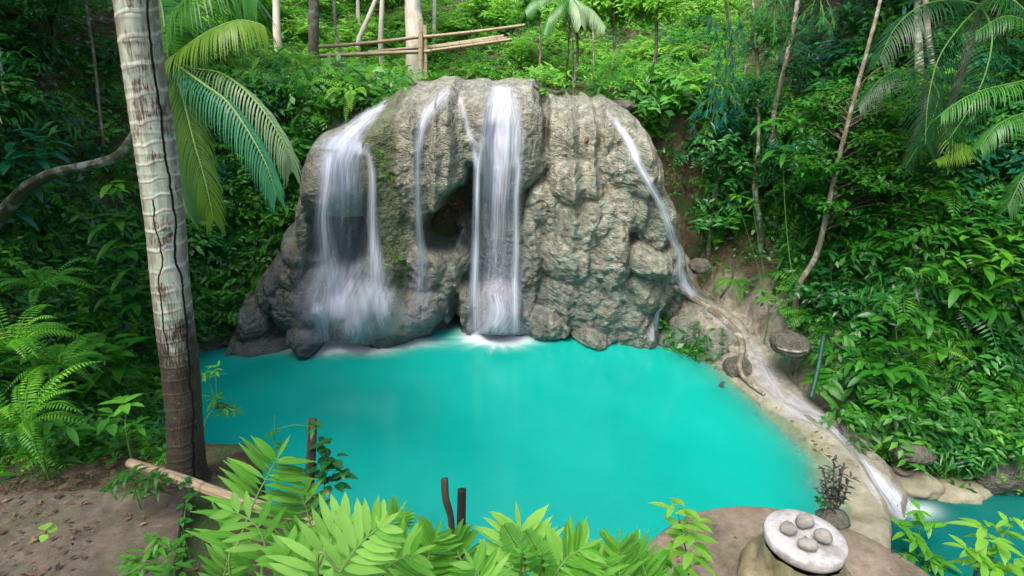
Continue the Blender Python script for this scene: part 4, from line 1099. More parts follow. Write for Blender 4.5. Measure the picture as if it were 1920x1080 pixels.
# dry hanging stems and roots on the bare parts of the banks
g = Geo()
for (n, b) in ((70, (1240, 130, 1420, 560)), (110, (1500, 480, 1900, 840)), (60, (20, 20, 330, 400)), (30, (400, 200, 560, 500))):
    for q, nn, px, py in scatter_px(n, b):
        d = Vector(rdir(r0, -1, .1)); l = r0.uniform(.15, .6)
        a = q+Vector(nn)*.06
        tube(g, [a, a+d*l*.5+Vector(nn)*.05, a+d*l+Vector((0, 0, -.05))], [.006, .006, .003], 4, r0.random(), False)
tag(g.build('dead_twigs', M['twig']), 'dry twigs and stalks tangled on the banks', kind='stuff')
# ---- shrubs, ferns and bushes, each one a thing
def bed(n, box, kinds, mats, s0, s1, name, label, cat, group, rr=random.Random(9), lean=.5):
    for q, nn, px, py in scatter_px(n, box, rr=rr):
        k = rr.choice(kinds); m = rr.choice(mats)
        t_ = Vector(nn)*lean+Vector((0, 0, 1))
        sc_ = rr.uniform(s0, s1) if s0 > 0 else rr.uniform(.7, 1.15) if q.y < 25 else rr.uniform(1.3, 2)*(1+(q.y-25)*.09)
        plant(k, rr.randrange(9), tuple(q-Vector(nn)*.05), sc_, rr.uniform(0, 6.28), name, label, cat, group, m, t_)
bed(70, (1380, 380, 2080, 860), ['leafy', 'leafy', 'big', 'long'], ['leaf', 'leaf', 'leafdark'], 1.0, 1.9, 'shrub', 'leafy green shrub crowding the lower right bank', 'shrub', 'shrubs on the right bank')
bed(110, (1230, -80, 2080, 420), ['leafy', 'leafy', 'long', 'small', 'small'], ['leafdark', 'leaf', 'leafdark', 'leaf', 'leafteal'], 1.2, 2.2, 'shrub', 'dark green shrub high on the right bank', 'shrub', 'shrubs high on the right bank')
bed(30, (1500, 560, 2050, 880), ['fern'], ['fern'], .9, 1.5, 'fern', 'arching green fern on the right bank above the stream', 'fern', 'ferns on the right bank')
bed(26, (1230, 60, 1900, 560), ['fern'], ['fern', 'leafdark'], 1.1, 2., 'fern', 'shaded fern high among the shrubs of the right bank', 'fern', 'ferns high on the right bank')
bed(55, (380, 180, 640, 620), ['leafy', 'big', 'small', 'leafy'], ['leaf', 'leafdark', 'leaf'], .9, 1.6, 'shrub', 'glossy leafy shrub hanging on the bank left of the falls', 'shrub', 'shrubs on the bank left of the falls')
bed(42, (400, 40, 760, 190), ['fineferny', 'small', 'fineferny'], ['fern', 'leaflime', 'leaflime'], 1.2, 1.9, 'bush', 'bright feathery bush above the left of the falls', 'bush', 'feathery bushes above the falls')
bed(50, (-160, -80, 420, 400), ['leafy', 'long', 'small', 'fern'], ['leafdark', 'leafdark', 'leafdark', 'leafteal'], .8, 1.7, 'shrub', 'dark shaded shrub on the steep left bank', 'shrub', 'shrubs on the steep left bank')  # mostly dark leaf materials: the shade of this bank is in the leaf colour
bed(55, (-160, 400, 300, 760), ['leafy', 'fern', 'big', 'fineferny', 'long'], ['leaf', 'fern', 'leaf', 'leaflime', 'fern'], .6, 1.15, 'shrub', 'green undergrowth shrub on the slope behind the palm', 'shrub', 'shrubs on the slope behind the palm')
bed(34, (-160, 700, 290, 880), ['small', 'fern', 'leafy'], ['leaf', 'fern'], .25, .55, 'seedling', 'small green seedling beside the earth path', 'seedling', 'seedlings beside the path')
bed(150, (380, -160, 1380, 140), ['leafy', 'small', 'fineferny', 'small'], ['leaflime'], -1, 1, 'bush', 'sunlit pale green bush on the hillside beyond the bridge', 'bush', 'bushes beyond the bridge')  # brighter lime leaves put the sunlight on the back hill into the colour
bed(26, (960, 60, 1330, 190), ['leafy', 'small', 'fern'], ['leaf', 'fern', 'leaflime'], 1.1, 1.9, 'bush', 'green bush on the crest right of the falls', 'bush', 'bushes on the crest right of the falls')
# ---- trees
def twig_cluster(g, c, r, R, n, L, W, shape='quick', tn=.45, droop=.6, d0=None):
    for _ in range(n):
        p = np.array(c)+rdir(r)*R*r.uniform(.2, 1)*np.array([1, 1, .6]); d = nrmz(rdir(r, -.6, .5)+(0 if d0 is None else np.array(d0)))
        leaf(g, p, d, UP+rdir(r)*.4, L*r.uniform(.6, 1.2), W*r.uniform(.8, 1.2), shape, .3, droop, min(1, max(0, tn+r.gauss(0, .08))))
def tree(name, pts, rad, crown, label, cat='tree', group=None, bark='bark', mat='leaf', seed=1, L=.14, W=.055, shape='quick', nleaf=22, tn=.45, R=.35, n=10):
    tn = tn+.0
    """pts: 3-D trunk; crown: (list of (centre, radius), limbs, clusters per limb)"""
    r = random.Random(seed); base = Vector(pts[0]); e = empty(name, tuple(base)); tag(e, label, cat, group)
    C = catmull([tuple(Vector(p)-base) for p in pts], 8); rr = np.interp(np.linspace(0, 1, len(C)), np.linspace(0, 1, len(rad)), rad)
    g = Geo(); tube(g, C, rr, n, .4, wob=.12, seed=seed)
    gl = Geo(); gb = Geo(); nb = 0
    for (c, s, k) in crown:
        c = Vector(c)-base
        for _ in range(k):
            d = Vector(rdir(r, -.7, .9)); end = c+Vector((d.x*s, d.y*s, d.z*s*.75))*r.uniform(.45, 1)
            # leave from the nearest stretch of trunk, a little lower
            i = min(range(len(C)), key=lambda j: (Vector(C[j])-end).length+max(0, C[j][2]-end.z+.2)*1.5)
            a = Vector(C[i]); mid = a.lerp(end, .5)+Vector((0, 0, .15*(end-a).length))
            lr = min(rr[i]*.4, .007+.008*(end-a).length)
            Q_ = catmull([tuple(a), tuple(mid), tuple(end)], 5); tube(gb, Q_, np.linspace(lr, lr*.25, len(Q_)), 5, .4, False)
            t0 = r.gauss(tn, .14)
            for s_ in (.3, .5, .7, .88, 1.0):
                q = Q_[int(s_*(len(Q_)-1))]
                twig_cluster(gl, q, r, R*(.6+.5*s_), nleaf//3 if s_ < .7 else nleaf, L, W, shape, t0)
    if gb.n and sum(c_[2] for c_ in crown) <= 16: g.merge(gb); gb.n = 0
    g.build('trunk', M[bark], e)
    if gb.n: gb.build('limbs', M['bark3'], e)
    if gl.n: gl.build('crown', M[mat], e)
    return e
def gp(px, py):
    h, n = hit(px, py); return h
def depth_of(v): return (v-CAM).dot(Vector((0, CP, -SP)))
# background trunks beyond the bridge
bgt = [
 ([(520, 70), (518, 0), (515, -120)], 24, .16, 'bark2', 'slim pale tree furthest left beyond the bridge'),
 ([(588, 92), (589, 0), (590, -130)], 21, .19, 'bark3', 'dark ringed palm stem left of the bridge', ),
 ([(638, 104), (629, 50), (624, -40)], 19, .05, 'bark', 'thin brown dead stem leaning by the bridge handrail'),
 ([(674, 72), (671, 0), (668, -120)], 27, .09, 'bark2', 'thin grey upright tree between the dark palm stem and the leaning pair'),
 ([(672, 80), (690, 35), (708, -10), (730, -80)], 25, .10, 'bark2', 'pale tree leaning to the right behind the bridge'),
 ([(714, 80), (717, 0), (722, -100)], 25, .11, 'bark2', 'pale upright tree just right of the leaning tree'),
 ([(778, 92), (777, 40), (774, 0), (770, -160)], 23, .36, 'bark2', 'massive pale trunk rising behind the bridge post'),
 ([(814, 70), (815, 0), (817, -120)], 27, .09, 'bark2', 'slender tree right of the massive pale trunk'),
 ([(880, 30), (878, -40), (876, -160)], 30, .10, 'bark', 'faint slender tree deep in the forest above the handrail'),
 ([(748, 60), (750, 0), (752, -100)], 30, .05, 'bark3', 'very thin dark tree left of the massive trunk'),
]
for i, (pp, t_, rd, bk, lab) in enumerate(bgt):
    pts = [P(x, y, t_) for x, y in pp]
    b = on_ground(pts[0].x, pts[0].y); lean = pts[0]+(pts[0]-pts[1]).normalized()*0
    pts = [Vector((pts[0].x, pts[0].y, min(b.z, pts[0].z)-.1))]+pts
    topz = pts[-1]
    tree('forest_tree', pts, [rd*1.15, rd*1.05, rd, rd*.9, rd*.7], [(topz+Vector((0, 0, 1.2)), 2.2 if rd > .06 else .1, 9 if rd > .06 else 0)], lab, bark=bk, mat='leaflime' if i % 2 else 'leaf', seed=40+i, L=.42, W=.2, nleaf=12, R=.8, n=14)
# understory trees filling the sunlit wood beyond the bridge
for i, (px, py, t_, s, k) in enumerate([(545, 30, 34, 1.8, 12), (650, 20, 34, 2.2, 14), (850, 10, 33, 2.4, 14), (930, 20, 29, 1.9, 14), (1010, 30, 24, 1.4, 14), (1080, 40, 20, 1.1, 14), (730, 20, 36, 2.4, 14), (460, 0, 25, 1.8, 12), (890, 30, 36, 2.2, 12), (1150, 20, 19, 1.3, 14), (600, -10, 38, 2.5, 14), (1230, 20, 17, 1.2, 14), (790, 20, 38, 2.2, 14), (690, -10, 40, 2.6, 14)]):
    c = P(px, py, t_); b = on_ground(c.x, c.y)
    tree('understory_tree', [b-Vector((0, 0, .1)), b.lerp(c, .5)+Vector((.1, 0, 0)), c], [.07, .05, .03], [(c+Vector((0, 0, .3)), s, k)], 'sunlit leafy understory tree in the wood beyond the bridge', group='understory trees beyond the bridge', bark='bark', mat=['leaf', 'leaflime'][i % 2], seed=70+i, L=.26, W=.12, nleaf=26, R=.55, tn=.5)  # every second tree has lime leaves, sunlight put into the leaf colour
# trees of the right bank
def rtree(label, pp, rad, crown, **kw):
    h0 = gp(*pp[0][:2]); t0 = depth_of(h0)
    pts = [h0-Vector((0, 0, .1))]+[P(x, y, t0+dt) for x, y, dt in pp[1:]]
    cr = [(P(x, y, t0+dt), s, k) for x, y, dt, s, k in crown]
    return tree('bank_tree', pts, rad, cr, label, **kw)
rtree('slender mottled tree leaning right over the lower right bank', [(1494, 618, 0), (1492, 560, -.3), (1500, 530, -.5), (1530, 480, -.8), (1550, 400, -1.2), (1575, 290, -1.6), (1600, 190, -1.9), (1630, 80, -2.1), (1655, -20, -2.2), (1680, -160, -2.3)],
      [.085, .06, .065, .055, .05, .045, .04, .035, .03, .02], [(1600, 300, -1.2, 1.0, 22), (1700, 250, -1.2, .9, 16), (1500, 230, -1., .7, 12), (1680, 380, -1.2, .7, 12), (1560, 190, -1.2, .6, 10), (1620, 360, -1.4, .9, 16), (1720, 180, -1.3, .8, 12), (1530, 300, -1.3, .7, 12), (1660, -200, -1.2, 1.6, 16)],
      mat='leaf', seed=3, L=.15, W=.07, R=.26, nleaf=16, tn=.40)
rtree('thin bent tree leaning out of the bare earth right of the falls', [(1328, 482, 0), (1332, 430, -.3), (1340, 360, -.6), (1352, 320, -.8), (1366, 280, -1), (1385, 200, -1.2), (1400, 120, -1.2)],
      [.065, .06, .055, .055, .06, .04, .03], [(1390, 190, -.8, .8, 14), (1340, 250, -.8, .5, 8), (1430, 260, -.6, .6, 8)], mat='leafdark', seed=4, L=.17, W=.06, R=.28, nleaf=16, bark='bark')
rtree('stout pale patched tree stem among dark leaves of the right bank', [(1428, 470, 0), (1426, 430, -.4), (1420, 390, -.7), (1416, 350, -.9), (1422, 260, -1), (1420, 120, -1), (1412, 0, -1), (1410, -120, -.5)],
      [.075, .07, .07, .06, .04, .035, .03, .03], [(1430, -60, -.4, 1.4, 16), (1440, 310, -1.1, .6, 10), (1400, 180, -1.2, .7, 10), (1440, 60, -1.2, .7, 10)], mat='leafdark', seed=5, bark='mossbark', R=.3, nleaf=16)
rtree('dark thin tree slanting to the right at the top of the bank', [(1440, 330, 0), (1452, 210, -.9), (1470, 130, -1.2), (1488, 50, -1.4), (1500, -30, -1.5), (1520, -140, -.5)], [.06, .055, .05, .05, .045, .03],
      [(1510, -120, -.5, 1.5, 16), (1490, 120, -.6, .6, 6)], mat='leafdark', seed=6, bark='bark', R=.3)
rtree('pale spotted forest tree at the top right between fern fronds', [(1725, 330, 0), (1728, 200, 0), (1722, 100, 0), (1720, -20, 0), (1716, -160, 0)], [.09, .085, .08, .07, .06], [(1716, -120, 0, 1.6, 16)], mat='leafdark', seed=8, bark='mossbark', R=.35)
rtree('grey forest tree at the top right beside the spotted tree', [(1765, 330, .5), (1762, 200, .5), (1740, 60, .5), (1730, -120, .5)], [.07, .065, .06, .05], [(1800, -140, 0, 1.6, 14)], mat='leaf', seed=9, bark='bark2', R=.35)
rtree('thin dark sapling stem left of the hanging vine on the right bank', [(1342, 300, 0), (1372, 140, -.3), (1360, 0, -.4), (1350, -100, -.4)], [.03, .03, .028, .02], [(1350, -80, -.4, 1.2, 12)], mat='leafdark', seed=10, bark='bark3', R=.3)
rtree('thin upright sapling on the crest right of the falls', [(1075, 168, 0), (1073, 60, 0), (1068, 10, 0)], [.03, .025, .015], [(1070, 20, 0, .6, 8)], mat='leaf', seed=12, bark='bark', R=.2)
rtree('second thin sapling on the crest right of the falls, by the hanging frond', [(1114, 165, 0), (1112, 60, 0), (1108, 10, 0)], [.03, .025, .015], [(1110, 0, 0, .6, 8)], mat='leaflime', seed=13, bark='bark', R=.2)
# trees of the left bank
rtree('pale thin sapling at the far left edge', [(16, 240, 0), (6, 160, 0), (-4, 80, 0), (-14, -20, 0)], [.03, .028, .025, .02], [(-40, -120, 0, 1.2, 14)], mat='leafdark', seed=14, bark='bark2', R=.3)
rtree('dark thin climbing tree on the steep left bank', [(196, 300, 0), (186, 200, -.1), (178, 120, -.1), (160, 0, -.2), (150, -120, -.2)], [.035, .03, .03, .028, .02], [(150, -100, -.2, 1.5, 16), (60, -60, -.2, 1.2, 12)], mat='leafdark', seed=15, bark='bark', R=.3)
rtree('leafy dark tree overhanging the top left corner', [(100, 130, 0), (90, 20, 0), (60, -120, -.4)], [.09, .08, .06], [(70, -10, -1, 1.1, 18), (180, -30, -1, 1.0, 14), (-40, 60, -1, .9, 12)], mat='leafdark', seed=16, bark='bark3', R=.32, L=.13, W=.05)
rtree('small leafy tree at the top of the bank behind the palm fronds', [(440, 120, 0), (452, 40, -.3), (460, -60, -.5)], [.06, .05, .04], [(450, 20, -1, .9, 14), (400, -40, -1, 1.0, 12)], mat='leaf', seed=17, bark='bark3', R=.3)

# tall canopy trees added to shade both banks; their crowns sit above the picture
rc = random.Random(77)
CAN = [(-9.5, 7, 4.2, 10.5), (-11, 12, 4.5, 12), (-8, 3, 3.6, 10), (-9, 17, 4.0, 13), (-12, 2, 4, 11), (9.5, 12.5, 4.0, 13), (12.5, 9, 4.2, 12.5), (8.5, 16.5, 3.4, 14), (14, 14, 4.5, 15), (12, 4, 4, 10.5), (-3.5, -4, 4, 11), (5, -5, 4, 11)]
for i, (x, y, R_, z_) in enumerate(CAN):
    b = on_ground(x, y); c = Vector((x*.93, y, max(z_, b.z+4)))
    tree('added_canopy_tree', [b-Vector((0, 0, .2)), b.lerp(c, .5)+Vector((rc.uniform(-.4, .4), 0, 0)), c], [.22, .18, .12], [(c+Vector((0, 0, .6)), R_*.8, 34)], 'tall dark canopy tree added above the picture to shade the gorge', group='canopy trees added round the gorge', bark='bark3', mat='leafdark', seed=300+i, L=.45, W=.2, nleaf=26, R=1.0, n=10)
bed(10, (395, 850, 640, 990), ['small', 'leafy'], ['leaf', 'leafdark'], .22, .38, 'seedling', 'leafy weed on the bank edge under the ginger leaves', 'seedling', 'weeds under the ginger leaves')

bed(46, (-120, 770, 300, 915), ['small', 'fern', 'leafy', 'fineferny'], ['leaf', 'fern', 'leaflime'], .16, .36, 'seedling', 'bright low seedling on the earth above the path slab', 'seedling', 'low seedlings above the path slab')
bed(26, (720, 110, 1180, 168), ['small', 'fern', 'fineferny'], ['leaf', 'leaflime', 'fern'], .35, .75, 'seedling', 'small green tuft on the crest behind the rock wall', 'seedling', 'tufts on the crest behind the rock wall')
# ================================================================ FEATURE PLANTS
def W3(pp, t0=None): return [P(*p) for p in pp]
def finish(e, gl, gs, mat, stem='stem', nm='leaves'):
    V_, Fq, T_, U_ = gl.arr(); b = np.array(e.location); mesh_obj(nm, V_-b, Fq, M[mat], e, attrs={'tint': T_}, uv=U_)
    if gs is not None and gs.n:
        V_, Fq, T_, U_ = gs.arr(); mesh_obj('stem', V_-b, Fq, M[stem], e, attrs={'tint': T_}, uv=U_)
# palm fronds: young palm behind the coconut trunk
yb = gp(330, 560) or P(330, 560, 8)
yp = empty('young_palm', tuple(yb)); tag(yp, 'young palm behind the coconut trunk with long drooping green and silver fronds', 'palm tree')
tY = 6.6
crownp = P(318, 110, tY)
g = Geo(); tube(g, [yb-Vector((0, 0, .1)), yb.lerp(crownp, .5)+Vector((.05, 0, 0)), crownp], [.11, .09, .07], 12, .4, wob=.1)
V_, Fq, T_, U_ = g.arr(); mesh_obj('trunk', V_-np.array(yp.location), Fq, M['bark3'], yp, uv=U_)
def yfrond(pp, ln, mat, hang, tint, seed, pairs=52, W=.03, side=None, fwd=.5):
    gl, gs = Geo(), Geo(); frond(gl, gs, [crownp]+W3(pp) if pp[0][2] > 0 else W3(pp[1:]), ln, pairs, W, hang, tint, seed, side=side, fwd=fwd)
    V_, Fq, T_, U_ = gl.arr(); b = np.array(yp.location)
    f = mesh_obj('frond', V_-b, Fq, M[mat], yp, attrs={'tint': T_}, uv=U_)
    V_, Fq, T_, U_ = gs.arr(); m = mesh_obj('midrib', V_-b, Fq, M['palestem'], f, attrs={'tint': T_}, uv=U_)
yfrond([(360, 128, 6.4), (410, 136, 6.1), (455, 165, 5.9), (500, 215, 5.8), (535, 275, 5.8), (545, 315, 5.9)], .33, 'frondsilver', 1.5, .5, 1, 46, .018, side=(1, .4, 0))
yfrond([(350, 135, 6.2), (385, 160, 5.8), (425, 190, 5.6), (465, 245, 5.5), (500, 310, 5.5), (518, 365, 5.6)], .31, 'frondteal', 1.5, .5, 2, 46, .020, side=(1, .3, 0))
yfrond([(330, 140, 6.8), (345, 190, 6.6), (362, 260, 6.5), (385, 340, 6.5), (400, 410, 6.6)], .42, 'frondolive', 1.3, .3, 3, 60, .016, side=(1, .1, 0))
yfrond([(322, 150, 7.0), (318, 230, 7), (335, 330, 7), (350, 400, 7)], .45, 'frond', 1.3, .25, 4, side=(1, .1, 0))
yfrond([(335, 100, 6.4), (370, 72, 6.1), (410, 50, 5.9), (450, 38, 5.8), (490, 45, 5.8)], .50, 'frondolive', 1.2, .65, 5)
yfrond([(320, 70, 6.4), (335, 20, 6.3), (375, -25, 6.2), (430, -40, 6.2), (480, 0, 6.2)], .75, 'frond', 1.1, .6, 6)
yfrond([(310, 60, 6.6), (300, 0, 6.6), (270, -60, 6.6), (180, -80, 6.5)], .75, 'frond', 1.1, .4, 7)
# crown of the coconut palm, above the picture
for k in range(11):
    a = 2*math.pi*k/11+.3; gl, gs = Geo(), Geo(); h = Vector((math.cos(a), math.sin(a), 0)); L_ = 3.2
    pts = [PALM_TOP+h*L_*s+Vector((0, 0, 1.9*s*L_*.5-1.5*s*s*L_*.8)) for s in (0, .25, .5, .75, 1)]
    frond(gl, gs, pts, .7, 34, .05, .9, .45, 20+k, .03)
    V_, Fq, T_, U_ = gl.arr(); b = np.array(cp.location); f = mesh_obj('frond', V_-b, Fq, M['frond'], cp, attrs={'tint': T_}, uv=U_)
    V_, Fq, T_, U_ = gs.arr(); mesh_obj('midrib', V_-b, Fq, M['palestem'], f, attrs={'tint': T_}, uv=U_)
# palms of the right bank: fronds from stems outside or among the leaves
def palm_at(label, base, crown_pt, fronds, mat='frond', rad=.08, trunk='bark3'):
    e = empty('palm', tuple(base)); tag(e, label, 'palm tree'); b = np.array(base)
    if (Vector(crown_pt)-Vector(base)).length > .3:
        g = Geo(); tube(g, [Vector(base)-Vector((0, 0, .1)), Vector(base).lerp(Vector(crown_pt), .5), crown_pt], [rad, rad*.9, rad*.8], 10, .4, wob=.1)
        V_, Fq, T_, U_ = g.arr(); mesh_obj('trunk', V_-b, Fq, M[trunk], e, uv=U_)
    for i, (pp, ln, W_, hang, tint, side, mt) in enumerate(fronds):
        gl, gs = Geo(), Geo(); frond(gl, gs, [crown_pt]+W3(pp), ln, 50, W_, hang, tint*.8, 50+i+len(label), side=side)
        V_, Fq, T_, U_ = gl.arr(); f = mesh_obj('frond', V_-b, Fq, M[mt or mat], e, attrs={'tint': T_}, uv=U_)
        V_, Fq, T_, U_ = gs.arr(); mesh_obj('midrib', V_-b, Fq, M['stem'], f, attrs={'tint': T_}, uv=U_)
    return e
c1 = P(2010, 190, 7.6); b1 = on_ground(c1.x+2.6, c1.y+.3)
palm_at('palm at the right edge with bright arching fronds', b1, c1, [
    ([(1960, 150, 7.4), (1890, 158, 7.2), (1820, 178, 7.1), (1765, 215, 7.1)], .34, .016, .9, .5, None, None),
    ([(1980, 200, 7.4), (1920, 212, 7.2), (1870, 235, 7.1), (1838, 275, 7.1)], .32, .016, 1.0, .35, None, None),
    ([(1985, 120, 7.4), (1950, 60, 7.2), (1890, 30, 7.1), (1830, 60, 7.1)], .34, .016, .9, .2, None, None),
    ([(2000, 260, 7.4), (1960, 300, 7.2), (1920, 330, 7.1), (1890, 390, 7.1)], .34, .016, 1.2, .2, None, None),
    ([(2060, 140, 7.4), (2120, 150, 7.3), (2180, 240, 7.2)], .5, .028, 1.0, .5, None, None)])
c2 = P(1840, 10, 9.6); b2 = on_ground(c2.x+.2, c2.y+.5)
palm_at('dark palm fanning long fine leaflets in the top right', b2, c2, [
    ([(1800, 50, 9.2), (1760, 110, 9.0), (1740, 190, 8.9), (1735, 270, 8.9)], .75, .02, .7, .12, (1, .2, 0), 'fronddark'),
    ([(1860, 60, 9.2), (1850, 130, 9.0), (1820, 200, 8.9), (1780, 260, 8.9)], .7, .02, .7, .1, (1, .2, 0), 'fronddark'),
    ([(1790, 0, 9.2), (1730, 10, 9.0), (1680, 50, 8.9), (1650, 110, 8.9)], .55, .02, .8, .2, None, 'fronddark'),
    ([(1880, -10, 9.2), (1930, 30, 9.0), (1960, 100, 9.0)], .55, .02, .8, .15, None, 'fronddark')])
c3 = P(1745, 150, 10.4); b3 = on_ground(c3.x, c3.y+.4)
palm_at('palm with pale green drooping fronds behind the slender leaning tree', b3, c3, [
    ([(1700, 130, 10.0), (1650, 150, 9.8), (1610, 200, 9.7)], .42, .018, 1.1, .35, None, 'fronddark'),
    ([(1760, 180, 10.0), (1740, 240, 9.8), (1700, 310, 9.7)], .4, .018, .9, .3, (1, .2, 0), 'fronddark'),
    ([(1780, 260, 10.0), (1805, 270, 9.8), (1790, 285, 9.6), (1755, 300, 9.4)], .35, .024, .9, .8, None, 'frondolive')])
c4 = P(1070, -10, 17); b4 = on_ground(c4.x, c4.y+.5)
palm_at('pale palm with a drooping fan above the crest right of the falls', b4, c4, rad=.035, trunk='bark', fronds=[
    ([(1090, 5, 16.6), (1115, 22, 16.4), (1135, 50, 16.2)], .5, .03, 1.3, .6, None, 'frondsilver'),
    ([(1050, 8, 16.6), (1030, 30, 16.4), (1020, 62, 16.2)], .45, .03, 1.4, .6, None, None),
    ([(1085, 15, 16.4), (1090, 45, 16.2)], .4, .03, 1.3, .6, None, 'frondsilver'),
    ([(1030, -12, 16.6), (1000, 0, 16.4), (985, 20, 16.2)], .45, .03, 1.3, .6, None, None)])
c5 = gp(1262, 130); palm_at('small drooping palm seedling on the bank right of the falls', c5, c5+Vector((0, -.3, .25)), [
    ([(1258, 150, depth_of(c5)-.6), (1256, 190, depth_of(c5)-.7), (1254, 232, depth_of(c5)-.7)], .30, .03, 1.0, .3, (1, .1, 0), None),
    ([(1275, 140, depth_of(c5)-.6), (1290, 170, depth_of(c5)-.7), (1296, 205, depth_of(c5)-.7)], .26, .03, 1.0, .3, (1, .1, 0), None)])
# climbing vine with long drooping split leaves
def hanging_vine(label, boxes, t0, mat, L, W, seed, n):
    r = random.Random(seed); b = P(boxes[0][0], boxes[0][3], t0); e = empty('climbing_vine', tuple(b)); tag(e, label, 'vine')
    gl, gs = Geo(), Geo()
    for x0, y0, x1, y1 in boxes:
        a, z = P((x0+x1)/2, y0-20, t0+.15), P((x0+x1)/2, y1, t0+.2)
        tube(gs, [a, a.lerp(z, .5)+Vector((.06, 0, 0)), z], .012, 5, .4, False)
        for _ in range(n):
            s = r.random(); o = a.lerp(z, s)
            px, py = r.uniform(x0, x1), y0+(y1-y0)*s
            q = P(px, py, t0-r.uniform(0, .35)); tube(gs, [o, o.lerp(q, .5)+Vector((0, 0, .08)), q], .005, 3, .4, False)
            d = np.array([(px-(x0+x1)/2)/(x1-x0)*.9, r.uniform(-.3, .1), -1.0]); f = nrmz(d)
            leaf(gl, q, f, np.array([0, -1, .35])+rdir(r)*.3, L*r.uniform(.7, 1.2), W, 'lance', .25, .15, min(1, max(0, r.gauss(.5, .18))))
            for k in (-1, 1, -2, 2, -3, 3):
                leaf(gl, np.array(q)+f*L*.12*abs(k), nrmz(f+np.array([k*.22, 0, 0])), np.array([0, -1, .3])+rdir(r)*.2, L*r.uniform(.5, .8), W*.5, 'quick', .2, .2, min(1, max(0, r.gauss(.5, .15))))
    finish(e, gl, gs, mat)
hanging_vine('dark bluish vine with long drooping split leaves on the right bank', [(1330, 20, 1400, 110), (1325, 110, 1395, 200), (1300, 150, 1370, 230)], 10.8, 'leafteal', .24, .035, 3, 22)
hanging_vine('dark leafy vine hanging at the top centre right', [(1420, 0, 1480, 70), (1500, 0, 1570, 60)], 9.8, 'leafdark', .20, .035, 4, 14)
# sapling with rosettes of big leaves
def rosette(gl, c, r, n, L, W, tn, shape='lance', up=.35, flat=None, droop=.7, wave=.0):
    W *= 1.25; c0 = np.array(c)
    for k in range(n):
        a = 2*math.pi*k/n+r.uniform(-.3, .3); d = np.array([math.cos(a), math.sin(a), up+r.uniform(-.45, .35)]); c = c0+rdir(r)*L*.3
        leaf(gl, c, d, UP, L*r.uniform(.7, 1.15), W*r.uniform(.85, 1.15), shape, .25, droop*r.uniform(.6, 1.3), min(1, max(0, tn+r.gauss(0, .07))), wave)
def sapling(name, label, stem, whorls, L, W, mat, seed, stemr=.008, cat='sapling', group=None, stem_mat='stem', up=.25, droop=.8, n=7, ground=True):
    r = random.Random(seed)
    if ground:
        bh = BG.ray_cast(CAM, ray(*stem[0][:2]).normalized())[0]
        if bh is not None:
            k_ = depth_of(bh)/stem[0][2]*.985
            if stem[0][2] > 4.5 and k_ < 2.2: stem = [(x, y, t_*k_) for x, y, t_ in stem]; whorls = [(x, y, t_*k_, s, tn) for x, y, t_, s, tn in whorls]; L *= k_; W *= k_
    pts = W3(stem)
    if ground:
        b = on_ground(pts[0].x, pts[0].y)
        if b.z < pts[0].z: pts = [b]+pts
    e = empty(name, tuple(pts[0])); tag(e, label, cat, group); gl, gs = Geo(), Geo()
    C = catmull([tuple(p) for p in pts], 6); tube(gs, C, np.linspace(stemr*1.3, stemr*.6, len(C)), 6, .4, False)
    for (px, py, t_, s, tn) in whorls:
        q = P(px, py, t_); i = min(range(len(C)), key=lambda j: np.linalg.norm(C[j]-np.array(q))); a = Vector(C[max(0, i-1)])
        if (a-q).length > .03: tube(gs, [a, a.lerp(q, .5)+Vector((0, 0, .03)), q], stemr*.55, 5, .4, False)
        rosette(gl, q, r, n, L*s, W*s, tn, up=up, droop=droop)
    finish(e, gl, gs, mat, stem_mat); return e
sapling('sapling', 'tall sapling with rosettes of bright leaves beside the palm trunk', [(232, 640, 5.9), (228, 560, 5.8), (222, 480, 5.7), (218, 410, 5.6), (220, 350, 5.6)],
        [(212, 352, 5.5, 1, .85), (222, 415, 5.5, 1.1, .5), (198, 428, 5.5, .9, .4), (240, 455, 5.5, 1.2, .45), (228, 500, 5.5, 1.2, .4), (205, 540, 5.5, 1.2, .4), (250, 560, 5.5, 1.1, .4)], .22, .06, 'leaf', 1)
sapling('sapling', 'broad leaved sapling low on the slope left of the palm trunk', [(190, 760, 5.0), (192, 700, 5.0), (198, 640, 5.0)], [(195, 640, 5, 1.1, .55), (185, 680, 5, 1.1, .5), (215, 690, 5, 1.1, .7), (170, 650, 5, 1., .45), (225, 655, 4.9, 1., .6)], .22, .075, 'leaf', 2)
sapling('sapling', 'low sapling with a bright broad leaf near the palm foot', [(240, 830, 4.5), (235, 790, 4.5), (238, 765, 4.5)], [(240, 765, 4.5, 1, .8), (215, 785, 4.5, 1, .6), (255, 800, 4.5, .7, .5)], .16, .055, 'leaf', 3)
sapling('sapling', 'broad leaved sapling beside the path at the left', [(80, 860, 4.3), (85, 830, 4.3), (90, 795, 4.3)], [(90, 795, 4.3, 1.1, .65), (65, 820, 4.3, 1, .5), (125, 810, 4.3, 1., .6), (45, 800, 4.3, .9, .5)], .17, .05, 'leaf', 4)
sapling('sapling', 'dark sapling with drooping teal leaves at the far left', [(30, 450, 6.8), (25, 350, 6.7), (30, 270, 6.6)], [(30, 262, 6.6, 1.2, .5), (70, 280, 6.6, 1.2, .5), (10, 310, 6.6, 1.2, .45), (60, 330, 6.6, 1.2, .4), (30, 380, 6.6, 1.2, .4), (95, 300, 6.7, 1, .4)], .30, .075, 'leafteal', 5, up=.1)
